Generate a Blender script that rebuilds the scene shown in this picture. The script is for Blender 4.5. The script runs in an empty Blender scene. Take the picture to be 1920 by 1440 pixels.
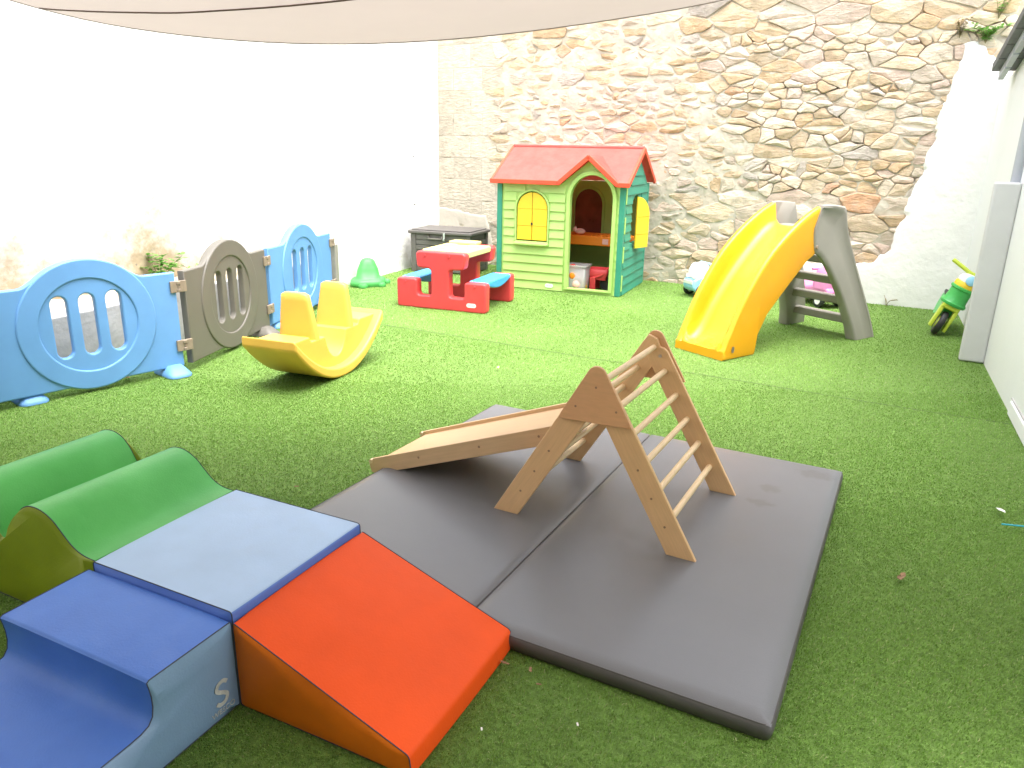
import bpy, bmesh, math, random
import numpy as np
from mathutils import Vector, Matrix, noise as mn

random.seed(7)
rng = np.random.default_rng(7)
sc = bpy.context.scene
COL = sc.collection
rad = math.radians

# ------------------------------------------------------------------ camera
cam_d = bpy.data.cameras.new('camera')
cam = bpy.data.objects.new('camera', cam_d)
COL.objects.link(cam)
cam_d.sensor_width = 36.0
cam_d.lens = 36.0 * 1400.0 / 1920.0
cam_d.clip_start = 0.05
cam_d.clip_end = 400
_p, _r = rad(17.5), rad(1.1)
_f = Vector((0, math.cos(_p), -math.sin(_p)))
_rt = Vector((1, 0, 0)); _up = Vector((0, math.sin(_p), math.cos(_p)))
_x = math.cos(_r) * _rt + math.sin(_r) * _up
_u = -math.sin(_r) * _rt + math.cos(_r) * _up
_m = Matrix((_x, _u, -_f)).transposed().to_4x4()
_m.translation = Vector((0, 0, 1.585))
cam.matrix_world = _m
sc.camera = cam

# ------------------------------------------------------------------ sky, sun, exposure
SUN_EL, SUN_AZ = 74.0, 135.0          # degrees; azimuth clockwise from +Y
w = bpy.data.worlds.new('World'); sc.world = w; w.use_nodes = True
nt = w.node_tree; bg = nt.nodes['Background']
sky = nt.nodes.new('ShaderNodeTexSky'); sky.sky_type = 'NISHITA'; sky.sun_disc = False
sky.sun_elevation = rad(SUN_EL); sky.sun_rotation = rad(SUN_AZ)
sky.air_density = 1.0; sky.dust_density = 4.0; sky.ozone_density = 1.0
hs = nt.nodes.new('ShaderNodeHueSaturation'); hs.inputs['Saturation'].default_value = 0.25   # thin overcast: nearly white
nt.links.new(sky.outputs[0], hs.inputs['Color']); nt.links.new(hs.outputs[0], bg.inputs[0])
bg.inputs[1].default_value = 0.15
sun_d = bpy.data.lights.new('sun', 'SUN'); sun = bpy.data.objects.new('sun', sun_d); COL.objects.link(sun)
sun_d.energy = 1.0; sun_d.angle = rad(75); sun_d.color = (1.0, 0.965, 0.90)
_sd = Vector((math.sin(rad(SUN_AZ)) * math.cos(rad(SUN_EL)), math.cos(rad(SUN_AZ)) * math.cos(rad(SUN_EL)), math.sin(rad(SUN_EL))))
sun.rotation_euler = (-_sd).to_track_quat('-Z', 'Y').to_euler()
sc.view_settings.view_transform = 'Standard'; sc.view_settings.look = 'None'
sc.view_settings.gamma = 1.0; sc.view_settings.use_curve_mapping = False
sc.view_settings.exposure = 2.33
sc.cycles.max_bounces = 8; sc.cycles.diffuse_bounces = 5

# ------------------------------------------------------------------ materials
def nd(t, kind, **kw):
    n = t.nodes.new(kind)
    for k, v in kw.items(): setattr(n, k, v)
    return n

def mat(name, col, rough=0.5, var=0.10, vscale=5.0, bump=0.0, bscale=90.0, spec=0.5, stretch=None, fade=None,
        transm=0.0, trans=0.0, dirt=0.0, dirtcol=(0.12, 0.10, 0.07)):
    m = bpy.data.materials.new(name); m.use_nodes = True
    t = m.node_tree; b = t.nodes['Principled BSDF']
    tc = nd(t, 'ShaderNodeTexCoord'); mp = nd(t, 'ShaderNodeMapping')
    t.links.new(tc.outputs['Object'], mp.inputs[0])
    if stretch: mp.inputs['Scale'].default_value = stretch
    n1 = nd(t, 'ShaderNodeTexNoise'); n1.inputs['Scale'].default_value = vscale; n1.inputs['Detail'].default_value = 6
    n1.inputs['Roughness'].default_value = 0.6
    t.links.new(mp.outputs[0], n1.inputs['Vector'])
    mx = nd(t, 'ShaderNodeMix', data_type='RGBA')
    c = Vector(col)
    lo = [max(0, x * (1 - var)) for x in c]; hi = [min(1, x * (1 + var)) for x in c]
    if fade: hi = fade
    mr = nd(t, 'ShaderNodeMapRange'); mr.inputs[1].default_value = 0.3; mr.inputs[2].default_value = 0.7
    t.links.new(n1.outputs['Fac'], mr.inputs[0])
    mx.inputs[6].default_value = (*lo, 1); mx.inputs[7].default_value = (*hi, 1)
    t.links.new(mr.outputs[0], mx.inputs[0])
    out = mx.outputs[2]
    if dirt > 0:
        n3 = nd(t, 'ShaderNodeTexNoise'); n3.inputs['Scale'].default_value = vscale * 2.3; n3.inputs['Detail'].default_value = 8
        n3.inputs['Roughness'].default_value = 0.7
        t.links.new(tc.outputs['Object'], n3.inputs['Vector'])
        m3 = nd(t, 'ShaderNodeMapRange'); m3.inputs[1].default_value = 0.55; m3.inputs[2].default_value = 0.8; m3.inputs[4].default_value = dirt
        t.links.new(n3.outputs['Fac'], m3.inputs[0])
        x3 = nd(t, 'ShaderNodeMix', data_type='RGBA'); x3.inputs[7].default_value = (*dirtcol, 1)
        t.links.new(m3.outputs[0], x3.inputs[0]); t.links.new(out, x3.inputs[6]); out = x3.outputs[2]
    t.links.new(out, b.inputs['Base Color'])
    mr2 = nd(t, 'ShaderNodeMapRange'); mr2.inputs[3].default_value = max(0.05, rough - 0.08); mr2.inputs[4].default_value = min(1, rough + 0.08)
    t.links.new(n1.outputs['Fac'], mr2.inputs[0]); t.links.new(mr2.outputs[0], b.inputs['Roughness'])
    b.inputs['Specular IOR Level'].default_value = spec
    if bump > 0:
        n2 = nd(t, 'ShaderNodeTexNoise'); n2.inputs['Scale'].default_value = bscale; n2.inputs['Detail'].default_value = 5
        t.links.new(mp.outputs[0], n2.inputs['Vector'])
        bp = nd(t, 'ShaderNodeBump'); bp.inputs['Strength'].default_value = 1.0; bp.inputs['Distance'].default_value = bump
        t.links.new(n2.outputs['Fac'], bp.inputs['Height']); t.links.new(bp.outputs[0], b.inputs['Normal'])
        if 'vinyl' in name and 'grey' not in name:                            # slack creases in the cover
            n4 = nd(t, 'ShaderNodeTexNoise'); n4.inputs['Scale'].default_value = 3.2; n4.inputs['Detail'].default_value = 2; n4.inputs['Distortion'].default_value = 0.5
            t.links.new(mp.outputs[0], n4.inputs['Vector'])
            b4 = nd(t, 'ShaderNodeBump'); b4.inputs['Distance'].default_value = 0.006; t.links.new(n4.outputs['Fac'], b4.inputs['Height'])
            t.links.new(b4.outputs[0], bp.inputs['Normal'])
    if transm: b.inputs['Transmission Weight'].default_value = transm
    if trans:
        o = t.nodes['Material Output']; tr = nd(t, 'ShaderNodeBsdfTranslucent'); ms = nd(t, 'ShaderNodeMixShader')
        t.links.new(out, tr.inputs[0]); ms.inputs[0].default_value = trans
        t.links.new(b.outputs[0], ms.inputs[1]); t.links.new(tr.outputs[0], ms.inputs[2]); t.links.new(ms.outputs[0], o.inputs[0])
    return m

M = {}
M['orange'] = mat('orange_vinyl', (0.80, 0.085, 0.010), 0.45, 0.08, 3, 0.0006, 160, spec=0.22)
M['brown_orange'] = mat('amber_vinyl', (0.66, 0.15, 0.008), 0.5, 0.10, 4, 0.0006, 160, spec=0.2)
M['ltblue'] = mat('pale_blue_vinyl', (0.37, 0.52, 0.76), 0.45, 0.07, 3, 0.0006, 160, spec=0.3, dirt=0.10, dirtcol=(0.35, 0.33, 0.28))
M['stepside'] = mat('dusty_blue_vinyl', (0.20, 0.32, 0.50), 0.45, 0.08, 3, 0.0006, 160)
M['blue'] = mat('blue_vinyl', (0.055, 0.165, 0.60), 0.45, 0.10, 3, 0.0006, 160, fade=(0.075, 0.20, 0.64), spec=0.35, dirt=0.10, dirtcol=(0.30, 0.36, 0.5))
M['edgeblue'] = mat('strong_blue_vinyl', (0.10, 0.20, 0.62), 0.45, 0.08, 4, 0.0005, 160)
M['green'] = mat('green_vinyl', (0.075, 0.44, 0.085), 0.40, 0.12, 3, 0.0006, 160, fade=(0.11, 0.50, 0.12), spec=0.35)
M['olive'] = mat('olive_vinyl', (0.20, 0.26, 0.008), 0.42, 0.10, 4, 0.0006, 160)
M['seam'] = mat('dark_stitching', (0.05, 0.06, 0.09), 0.8)
M['palepiping'] = mat('pale_stitching', (0.35, 0.36, 0.30), 0.8)
M['logo'] = mat('faded_white_print', (0.50, 0.52, 0.50), 0.6, 0.2, 60)
M['matside'] = mat('dark_grey_vinyl', (0.085, 0.080, 0.082), 0.45, 0.12, 5, 0.0005, 200)
M['wood'] = mat('beech_plywood', (0.74, 0.48, 0.26), 0.45, 0.06, 9, 0.0004, 60, stretch=(1, 14, 14))
M['woodface'] = mat('varnished_plywood_face', (0.69, 0.395, 0.215), 0.42, 0.06, 7, 0.0003, 50, stretch=(2, 12, 12))
M['woodpale'] = mat('pale_plywood', (0.64, 0.43, 0.25), 0.4, 0.08, 6, 0.0003, 40, stretch=(1, 10, 10))
M['dowel'] = mat('beech_dowel', (0.76, 0.57, 0.36), 0.4, 0.10, 10, 0.0003, 60, stretch=(2, 20, 20))
M['plug'] = mat('dark_wood_plug', (0.30, 0.18, 0.11), 0.6)
M['steel'] = mat('steel', (0.55, 0.55, 0.56), 0.3); M['steel'].node_tree.nodes['Principled BSDF'].inputs['Metallic'].default_value = 0.9
M['rubber'] = mat('black_rubber', (0.02, 0.02, 0.022), 0.55, 0.2, 20)
M['yellow'] = mat('yellow_plastic', (0.80, 0.355, 0.010), 0.34, 0.06, 3, 0.0004, 220, dirt=0.06, dirtcol=(0.55, 0.42, 0.2))
M['lemon'] = mat('lemon_plastic', (0.80, 0.47, 0.085), 0.42, 0.06, 3, 0.0004, 220, trans=0.06, dirt=0.06, dirtcol=(0.5, 0.4, 0.2))
M['fblue'] = mat('sky_blue_plastic', (0.125, 0.30, 0.60), 0.48, 0.06, 4, 0.0004, 250, dirt=0.06, dirtcol=(0.2, 0.25, 0.3))
M['fgrey'] = mat('warm_grey_plastic', (0.135, 0.125, 0.107), 0.5, 0.06, 4, 0.0004, 250)
M['hinge'] = mat('grey_brown_hinge', (0.25, 0.20, 0.15), 0.5, 0.15, 30)
M['sgrey'] = mat('slide_grey_plastic', (0.27, 0.255, 0.225), 0.5, 0.06, 4, 0.0004, 220)
M['chest'] = mat('charcoal_resin', (0.125, 0.115, 0.11), 0.5, 0.10, 6, 0.0006, 120)
M['red'] = mat('red_plastic', (0.66, 0.055, 0.06), 0.4, 0.08, 4, 0.0003, 200)
M['tyellow'] = mat('pale_yellow_plastic', (0.80, 0.68, 0.25), 0.45, 0.06, 4, 0.0003, 200)
M['tblue'] = mat('bright_blue_plastic', (0.05, 0.33, 0.70), 0.42, 0.08, 4, 0.0003, 200)
M['hgreen'] = mat('light_green_plastic', (0.39, 0.60, 0.17), 0.48, 0.06, 4, 0.0004, 200)
M['hdark'] = mat('teal_green_plastic', (0.03, 0.25, 0.17), 0.48, 0.08, 4, 0.0004, 200)
M['hyellow'] = mat('shutter_yellow_plastic', (0.80, 0.55, 0.03), 0.45, 0.06, 4, 0.0004, 200)
M['roof'] = mat('faded_red_plastic', (0.55, 0.14, 0.115), 0.55, 0.10, 8, 0.0015, 45, fade=(0.60, 0.18, 0.15), trans=0.45)
M['roofrim'] = mat('orange_red_plastic', (0.72, 0.07, 0.03), 0.5, 0.06, 8)
M['horange'] = mat('orange_plastic', (0.80, 0.22, 0.012), 0.45, 0.06, 8)
M['archfill'] = mat('brown_infill', (0.20, 0.055, 0.04), 0.3, 0.35, 7)
M['white'] = mat('white_plastic', (0.80, 0.80, 0.78), 0.5, 0.03)
M['ink'] = mat('grey_ink', (0.25, 0.26, 0.28), 0.7)
M['frosted'] = mat('frosted_clear_plastic', (0.86, 0.86, 0.86), 0.35, 0.03, transm=0.75)
M['pinktoy'] = mat('pink_plastic', (0.72, 0.25, 0.50), 0.4, 0.06)
M['pinkdark'] = mat('deep_pink_plastic', (0.55, 0.12, 0.32), 0.4, 0.06)
M['palepink'] = mat('pale_pink_plush', (0.78, 0.45, 0.42), 0.9, 0.1, 30)
M['carblue'] = mat('baby_blue_plastic', (0.30, 0.60, 0.80), 0.4, 0.06)
M['lime'] = mat('lime_plastic', (0.52, 0.62, 0.06), 0.42, 0.06)
M['sgreen'] = mat('grass_green_plastic', (0.06, 0.42, 0.09), 0.4, 0.08)
M['mint'] = mat('pale_green_plastic', (0.10, 0.46, 0.12), 0.45, 0.08, trans=0.25)
M['pad'] = mat('light_grey_foam_pad', (0.56, 0.56, 0.57), 0.6, 0.05, 3, 0.0005, 120)
M['pipe'] = mat('zinc_grey_pipe', (0.36, 0.38, 0.42), 0.4, 0.08)
M['slate'] = mat('dark_slate', (0.11, 0.115, 0.12), 0.6, 0.25, 8, 0.002, 40)
M['concrete'] = mat('grey_concrete', (0.42, 0.41, 0.40), 0.85, 0.18, 5, 0.004, 35, dirt=0.4)
M['rubble'] = mat('rubble_soil', (0.42, 0.36, 0.27), 0.95, 0.25, 12, 0.01, 25, dirt=0.5)
M['plaster'] = mat('white_lime_render', (0.80, 0.79, 0.765), 0.9, 0.025, 3, 0.006, 18)
M['limewash'] = mat('thin_limewash', (0.60, 0.545, 0.47), 0.95, 0.06, 5, 0.006, 18)
M['rwall'] = mat('white_painted_render', (0.74, 0.75, 0.75), 0.85, 0.02, 2, 0.001, 60, dirt=0.10, dirtcol=(0.45, 0.47, 0.43))
M['leafg'] = mat('weed_leaf', (0.15, 0.34, 0.06), 0.55, 0.3, 20, trans=0.3)
M['stem'] = mat('dry_stem', (0.20, 0.16, 0.08), 0.8, 0.2, 20)
M['dryleaf'] = mat('dry_leaf', (0.24, 0.135, 0.07), 0.7, 0.35, 60)
M['paleleaf'] = mat('pale_leaf', (0.62, 0.52, 0.25), 0.7, 0.2, 60)
M['paper'] = mat('paper_scrap', (0.75, 0.74, 0.70), 0.8, 0.05)
M['straw'] = mat('turquoise_plastic', (0.05, 0.45, 0.60), 0.4)
M['sail'] = mat('beige_sail_cloth', (0.41, 0.345, 0.32), 0.85, 0.03, 2, 0.0005, 300, trans=0.30)
M['sailhem'] = mat('brown_hem', (0.16, 0.11, 0.09), 0.8)
M['bwall'] = mat('shade_wall_render', (0.46, 0.44, 0.41), 0.9, 0.06, 2, 0.002, 40)

def ground_mat():
    m = mat('turf_backing', (0.135, 0.24, 0.045), 0.85, 0.30, 40, 0.006, 220)
    return m
M['turfbase'] = ground_mat()
M['turfseam'] = mat('turf_seam_gap', (0.055, 0.09, 0.025), 0.95, 0.3, 40)

def blade_mat():
    m = bpy.data.materials.new('turf_blade'); m.use_nodes = True
    t = m.node_tree; b = t.nodes['Principled BSDF']
    a = nd(t, 'ShaderNodeAttribute', attribute_name='tint')
    t.links.new(a.outputs['Color'], b.inputs['Base Color'])
    b.inputs['Roughness'].default_value = 0.5; b.inputs['Specular IOR Level'].default_value = 0.35
    tr = nd(t, 'ShaderNodeBsdfTranslucent'); ms = nd(t, 'ShaderNodeMixShader'); ms.inputs[0].default_value = 0.35
    t.links.new(a.outputs['Color'], tr.inputs[0]); t.links.new(b.outputs[0], ms.inputs[1]); t.links.new(tr.outputs[0], ms.inputs[2])
    t.links.new(ms.outputs[0], t.nodes['Material Output'].inputs[0])
    return m
M['blade'] = blade_mat()

def stone_mat():
    m = bpy.data.materials.new('rubble_stone'); m.use_nodes = True
    t = m.node_tree; b = t.nodes['Principled BSDF']
    a = nd(t, 'ShaderNodeAttribute', attribute_name='tone')
    tc = nd(t, 'ShaderNodeTexCoord')
    n = nd(t, 'ShaderNodeTexNoise'); n.inputs['Scale'].default_value = 9; n.inputs['Detail'].default_value = 8; n.inputs['Roughness'].default_value = 0.65
    t.links.new(tc.outputs['Object'], n.inputs['Vector'])
    mr = nd(t, 'ShaderNodeMapRange'); mr.inputs[1].default_value = 0.25; mr.inputs[2].default_value = 0.75; mr.inputs[3].default_value = 0.72; mr.inputs[4].default_value = 1.22
    t.links.new(n.outputs['Fac'], mr.inputs[0])
    mx = nd(t, 'ShaderNodeMix', data_type='RGBA', blend_type='MULTIPLY'); mx.inputs[0].default_value = 1
    t.links.new(a.outputs['Color'], mx.inputs[6]); t.links.new(mr.outputs[0], mx.inputs[7])
    # pale lime smears left over from old pointing
    n2 = nd(t, 'ShaderNodeTexNoise'); n2.inputs['Scale'].default_value = 3.2; n2.inputs['Detail'].default_value = 9; n2.inputs['Roughness'].default_value = 0.7
    t.links.new(tc.outputs['Object'], n2.inputs['Vector'])
    m2 = nd(t, 'ShaderNodeMapRange'); m2.inputs[1].default_value = 0.5; m2.inputs[2].default_value = 0.7; m2.inputs[4].default_value = 0.65
    t.links.new(n2.outputs['Fac'], m2.inputs[0])
    x2 = nd(t, 'ShaderNodeMix', data_type='RGBA'); x2.inputs[7].default_value = (0.60, 0.55, 0.47, 1)
    t.links.new(m2.outputs[0], x2.inputs[0]); t.links.new(mx.outputs[2], x2.inputs[6])
    t.links.new(x2.outputs[2], b.inputs['Base Color']); b.inputs['Roughness'].default_value = 0.9
    b.inputs['Specular IOR Level'].default_value = 0.2
    n3 = nd(t, 'ShaderNodeTexNoise'); n3.inputs['Scale'].default_value = 16; n3.inputs['Detail'].default_value = 10; n3.inputs['Roughness'].default_value = 0.7
    mp = nd(t, 'ShaderNodeMapping'); mp.inputs['Scale'].default_value = (0.7, 1, 1.7)
    t.links.new(tc.outputs['Object'], mp.inputs[0]); t.links.new(mp.outputs[0], n3.inputs['Vector'])
    bp = nd(t, 'ShaderNodeBump'); bp.inputs['Distance'].default_value = 0.035; bp.inputs['Strength'].default_value = 1
    t.links.new(n3.outputs['Fac'], bp.inputs['Height']); t.links.new(bp.outputs[0], b.inputs['Normal'])
    return m
M['stone'] = stone_mat()
M['mortar'] = mat('old_lime_mortar', (0.52, 0.45, 0.355), 0.95, 0.16, 4, 0.014, 16, fade=(0.60, 0.55, 0.47), dirt=0.18, dirtcol=(0.30, 0.22, 0.14))

def leftwall_mat():
    m = mat('worn_white_render', (0.80, 0.79, 0.77), 0.9, 0.02, 3, 0.008, 16)
    t = m.node_tree; b = t.nodes['Principled BSDF']
    src = b.inputs['Base Color'].links[0].from_socket
    tc = nd(t, 'ShaderNodeTexCoord'); sp = nd(t, 'ShaderNodeSeparateXYZ'); t.links.new(tc.outputs['Object'], sp.inputs[0])
    n = nd(t, 'ShaderNodeTexNoise'); n.inputs['Scale'].default_value = 1.6; n.inputs['Detail'].default_value = 9; n.inputs['Roughness'].default_value = 0.7
    t.links.new(tc.outputs['Object'], n.inputs['Vector'])
    # render has flaked off the foot of the wall in ragged patches, baring sandy stone
    k = nd(t, 'ShaderNodeMapRange'); k.inputs[1].default_value = 0.5; k.inputs[2].default_value = 1.7; k.inputs[3].default_value = 0.34; k.inputs[4].default_value = -0.32
    t.links.new(sp.outputs[2], k.inputs[0])
    ad = nd(t, 'ShaderNodeMath', operation='ADD'); t.links.new(k.outputs[0], ad.inputs[0]); t.links.new(n.outputs['Fac'], ad.inputs[1])
    kx = nd(t, 'ShaderNodeMapRange'); kx.inputs[1].default_value = 3.0; kx.inputs[2].default_value = 4.8; kx.inputs[3].default_value = -0.45; kx.inputs[4].default_value = 0.0
    t.links.new(sp.outputs[0], kx.inputs[0]); a2 = nd(t, 'ShaderNodeMath', operation='ADD'); t.links.new(ad.outputs[0], a2.inputs[0]); t.links.new(kx.outputs[0], a2.inputs[1])
    mr = nd(t, 'ShaderNodeMapRange'); mr.inputs[1].default_value = 0.52; mr.inputs[2].default_value = 0.80; t.links.new(a2.outputs[0], mr.inputs[0])
    x = nd(t, 'ShaderNodeMix', data_type='RGBA'); x.inputs[7].default_value = (0.40, 0.315, 0.205, 1)
    t.links.new(mr.outputs[0], x.inputs[0]); t.links.new(src, x.inputs[6])
    # hairline cracks and pits in the render
    vo = nd(t, 'ShaderNodeTexVoronoi', feature='DISTANCE_TO_EDGE'); vo.inputs['Scale'].default_value = 1.1
    n5 = nd(t, 'ShaderNodeTexNoise'); n5.inputs['Scale'].default_value = 3.0; n5.inputs['Detail'].default_value = 8
    t.links.new(tc.outputs['Object'], n5.inputs['Vector'])
    mv = nd(t, 'ShaderNodeMix', data_type='RGBA'); mv.inputs[0].default_value = 0.25
    t.links.new(tc.outputs['Object'], mv.inputs[6]); t.links.new(n5.outputs['Color'], mv.inputs[7]); t.links.new(mv.outputs[2], vo.inputs['Vector'])
    cr = nd(t, 'ShaderNodeMapRange'); cr.inputs[1].default_value = 0.0; cr.inputs[2].default_value = 0.006; cr.inputs[3].default_value = 0.8; cr.inputs[4].default_value = 0.0
    t.links.new(vo.outputs['Distance'], cr.inputs[0])
    n6 = nd(t, 'ShaderNodeTexNoise'); n6.inputs['Scale'].default_value = 26; n6.inputs['Detail'].default_value = 4; t.links.new(tc.outputs['Object'], n6.inputs['Vector'])
    pit = nd(t, 'ShaderNodeMapRange'); pit.inputs[1].default_value = 0.70; pit.inputs[2].default_value = 0.76; pit.inputs[4].default_value = 0.9; t.links.new(n6.outputs['Fac'], pit.inputs[0])
    gate = nd(t, 'ShaderNodeMapRange'); gate.inputs[1].default_value = 0.56; gate.inputs[2].default_value = 0.64; t.links.new(n.outputs['Fac'], gate.inputs[0])
    mg = nd(t, 'ShaderNodeMath', operation='MULTIPLY'); t.links.new(cr.outputs[0], mg.inputs[0]); t.links.new(gate.outputs[0], mg.inputs[1])
    mm = nd(t, 'ShaderNodeMath', operation='MAXIMUM'); t.links.new(mg.outputs[0], mm.inputs[0]); t.links.new(pit.outputs[0], mm.inputs[1])
    x9 = nd(t, 'ShaderNodeMix', data_type='RGBA'); x9.inputs[7].default_value = (0.16, 0.14, 0.11, 1)
    t.links.new(mm.outputs[0], x9.inputs[0]); t.links.new(x.outputs[2], x9.inputs[6]); t.links.new(x9.outputs[2], b.inputs['Base Color'])
    return m
M['lwall'] = leftwall_mat()

def mat_top():
    m = mat('grey_vinyl_top', (0.146, 0.150, 0.166), 0.36, 0.05, 2.5, 0.0004, 260)
    t = m.node_tree; b = t.nodes['Principled BSDF']; src = b.inputs['Base Color'].links[0].from_socket
    tc = nd(t, 'ShaderNodeTexCoord')
    last = src
    for (cx, cy, rx, ry) in ((1.735, 1.58, 0.055, 0.05), (1.72, 1.40, 0.07, 0.04), (1.90, 1.86, 0.10, 0.06)):
        mp = nd(t, 'ShaderNodeMapping'); mp.inputs['Location'].default_value = (-cx / rx, -cy / ry, 0); mp.inputs['Scale'].default_value = (1 / rx, 1 / ry, 0)
        t.links.new(tc.outputs['Object'], mp.inputs[0])
        ln = nd(t, 'ShaderNodeVectorMath', operation='LENGTH'); t.links.new(mp.outputs[0], ln.inputs[0])
        n = nd(t, 'ShaderNodeTexNoise'); n.inputs['Scale'].default_value = 26; n.inputs['Detail'].default_value = 5
        t.links.new(tc.outputs['Object'], n.inputs['Vector'])
        ad = nd(t, 'ShaderNodeMath', operation='MULTIPLY_ADD'); ad.inputs[1].default_value = 1.6; t.links.new(n.outputs['Fac'], ad.inputs[0]); t.links.new(ln.outputs['Value'], ad.inputs[2])
        mr = nd(t, 'ShaderNodeMapRange'); mr.inputs[1].default_value = 1.85; mr.inputs[2].default_value = 1.35; mr.inputs[4].default_value = 0.55
        mr.inputs[3].default_value = 0.0
        t.links.new(ad.outputs[0], mr.inputs[0])
        x = nd(t, 'ShaderNodeMix', data_type='RGBA'); x.inputs[7].default_value = (0.10, 0.095, 0.10, 1)
        t.links.new(mr.outputs[0], x.inputs[0]); t.links.new(last, x.inputs[6]); last = x.outputs[2]
    t.links.new(last, b.inputs['Base Color'])
    return m
M['mattop'] = mat_top()

# ------------------------------------------------------------------ geometry helpers
def mesh_obj(name, V, F, m, parent=None, smooth=False, bevel=0, seg=2, sub=0, sharp=None, solid=0):
    me = bpy.data.meshes.new(name); me.from_pydata([tuple(v) for v in V], [], F); me.validate(); me.update()
    me.materials.append(M[m] if isinstance(m, str) else m)
    bm = bmesh.new(); bm.from_mesh(me); bmesh.ops.recalc_face_normals(bm, faces=bm.faces); bm.to_mesh(me); bm.free()
    o = bpy.data.objects.new(name, me); COL.objects.link(o)
    if parent is not None: o.parent = parent
    if smooth or bevel: me.polygons.foreach_set('use_smooth', [True] * len(me.polygons))
    if smooth and sharp is not None: me.set_sharp_from_angle(angle=rad(sharp))
    if solid:
        s = o.modifiers.new('solid', 'SOLIDIFY'); s.thickness = solid; s.offset = 0
    if bevel:
        b = o.modifiers.new('bevel', 'BEVEL'); b.width = bevel; b.segments = seg; b.limit_method = 'ANGLE'; b.angle_limit = rad(35); b.harden_normals = True
    if sub:
        s = o.modifiers.new('sub', 'SUBSURF'); s.levels = sub; s.render_levels = sub
    return o

class G:
    def __init__(s): s.V = []; s.F = []
    def add(s, V, F):
        k = len(s.V); s.V += [Vector(v) for v in V]; s.F += [[i + k for i in f] for f in F]; return s
    def box(s, c, d, rz=0.0, R=None):
        x, y, z = (q / 2 for q in d)
        P = [Vector(p) for p in ((-x, -y, -z), (x, -y, -z), (x, y, -z), (-x, y, -z), (-x, -y, z), (x, -y, z), (x, y, z), (-x, y, z))]
        if R is None: R = Matrix.Rotation(rz, 3, 'Z')
        return s.add([R @ p + Vector(c) for p in P], [[0, 3, 2, 1], [4, 5, 6, 7], [0, 1, 5, 4], [1, 2, 6, 5], [2, 3, 7, 6], [3, 0, 4, 7]])
    def b2(s, a, b): return s.box([(p + q) / 2 for p, q in zip(a, b)], [abs(q - p) for p, q in zip(a, b)])
    def tube(s, pts, r, n=10, cap=True, flat=1.0):
        pts = [Vector(p) for p in pts]; rs = r if isinstance(r, (list, tuple)) else [r] * len(pts)
        t0 = (pts[1] - pts[0]).normalized(); up = Vector((0, 0, 1)) if abs(t0.z) < 0.9 else Vector((1, 0, 0))
        k = len(s.V); a = t0.cross(up).normalized()
        for i, p in enumerate(pts):
            t = (pts[min(i + 1, len(pts) - 1)] - pts[max(i - 1, 0)]).normalized()
            a = (a - t * a.dot(t)).normalized(); b = t.cross(a)
            for j in range(n):
                q = 2 * math.pi * j / n; s.V.append(p + rs[i] * (math.cos(q) * a + flat * math.sin(q) * b))
        for i in range(len(pts) - 1):
            for j in range(n):
                s.F.append([k + i * n + j, k + i * n + (j + 1) % n, k + (i + 1) * n + (j + 1) % n, k + (i + 1) * n + j])
        if cap:
            s.F.append([k + j for j in range(n)][::-1]); s.F.append([k + (len(pts) - 1) * n + j for j in range(n)])
        return s
    def lathe(s, prof, n=24, c=(0, 0, 0), R=None):
        """prof: (radius, height) pairs turned about Z."""
        k = len(s.V); R = R or Matrix.Identity(3); c = Vector(c)
        for (r, z) in prof:
            for j in range(n):
                q = 2 * math.pi * j / n; s.V.append(R @ Vector((r * math.cos(q), r * math.sin(q), z)) + c)
        for i in range(len(prof) - 1):
            for j in range(n): s.F.append([k + i * n + j, k + i * n + (j + 1) % n, k + (i + 1) * n + (j + 1) % n, k + (i + 1) * n + j])
        s.F.append([k + j for j in range(n)][::-1]); s.F.append([k + (len(prof) - 1) * n + j for j in range(n)])
        return s
    def loft(s, rings, cap=True, closed=True):
        k = len(s.V); n = len(rings[0])
        for r in rings: s.V += [Vector(p) for p in r]
        for i in range(len(rings) - 1):
            for j in range(n if closed else n - 1): s.F.append([k + i * n + j, k + i * n + (j + 1) % n, k + (i + 1) * n + (j + 1) % n, k + (i + 1) * n + j])
        if cap and closed: s.F.append([k + j for j in range(n)][::-1]); s.F.append([k + (len(rings) - 1) * n + j for j in range(n)])
        return s
    def prism(s, prof, fn):
        """prof: 2D outline; fn(u, v, side) -> 3D, side 0/1."""
        n = len(prof)
        return s.add([fn(u, v, 0) for u, v in prof] + [fn(u, v, 1) for u, v in prof],
                     [list(range(n))[::-1], list(range(n, 2 * n))] + [[i, (i + 1) % n, n + (i + 1) % n, n + i] for i in range(n)])
    def build(s, name, m, parent=None, **k): return mesh_obj(name, s.V, s.F, m, parent, **k)

def plate(outline, holes, thick, bev=0.004, res=2):
    """flat plate with rounded edges in XY, thickness along Z, holes cut through; returns (V, F)."""
    cu = bpy.data.curves.new('tmp', 'CURVE'); cu.dimensions = '2D'; cu.fill_mode = 'BOTH'
    cu.extrude = max(thick / 2 - bev, 0.0002); cu.bevel_depth = bev; cu.bevel_resolution = res; cu.offset = -bev
    for loop in [outline] + list(holes):
        sp = cu.splines.new('POLY'); sp.points.add(len(loop) - 1)
        for p, q in zip(sp.points, loop): p.co = (q[0], q[1], 0, 1)
        sp.use_cyclic_u = True
    o = bpy.data.objects.new('tmp', cu); COL.objects.link(o)
    bpy.context.view_layer.update()
    me = bpy.data.meshes.new_from_object(o.evaluated_get(bpy.context.evaluated_depsgraph_get()))
    V = [v.co.copy() for v in me.vertices]; F = [list(p.vertices) for p in me.polygons]
    bpy.data.objects.remove(o); bpy.data.curves.remove(cu); bpy.data.meshes.remove(me)
    return V, F

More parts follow.
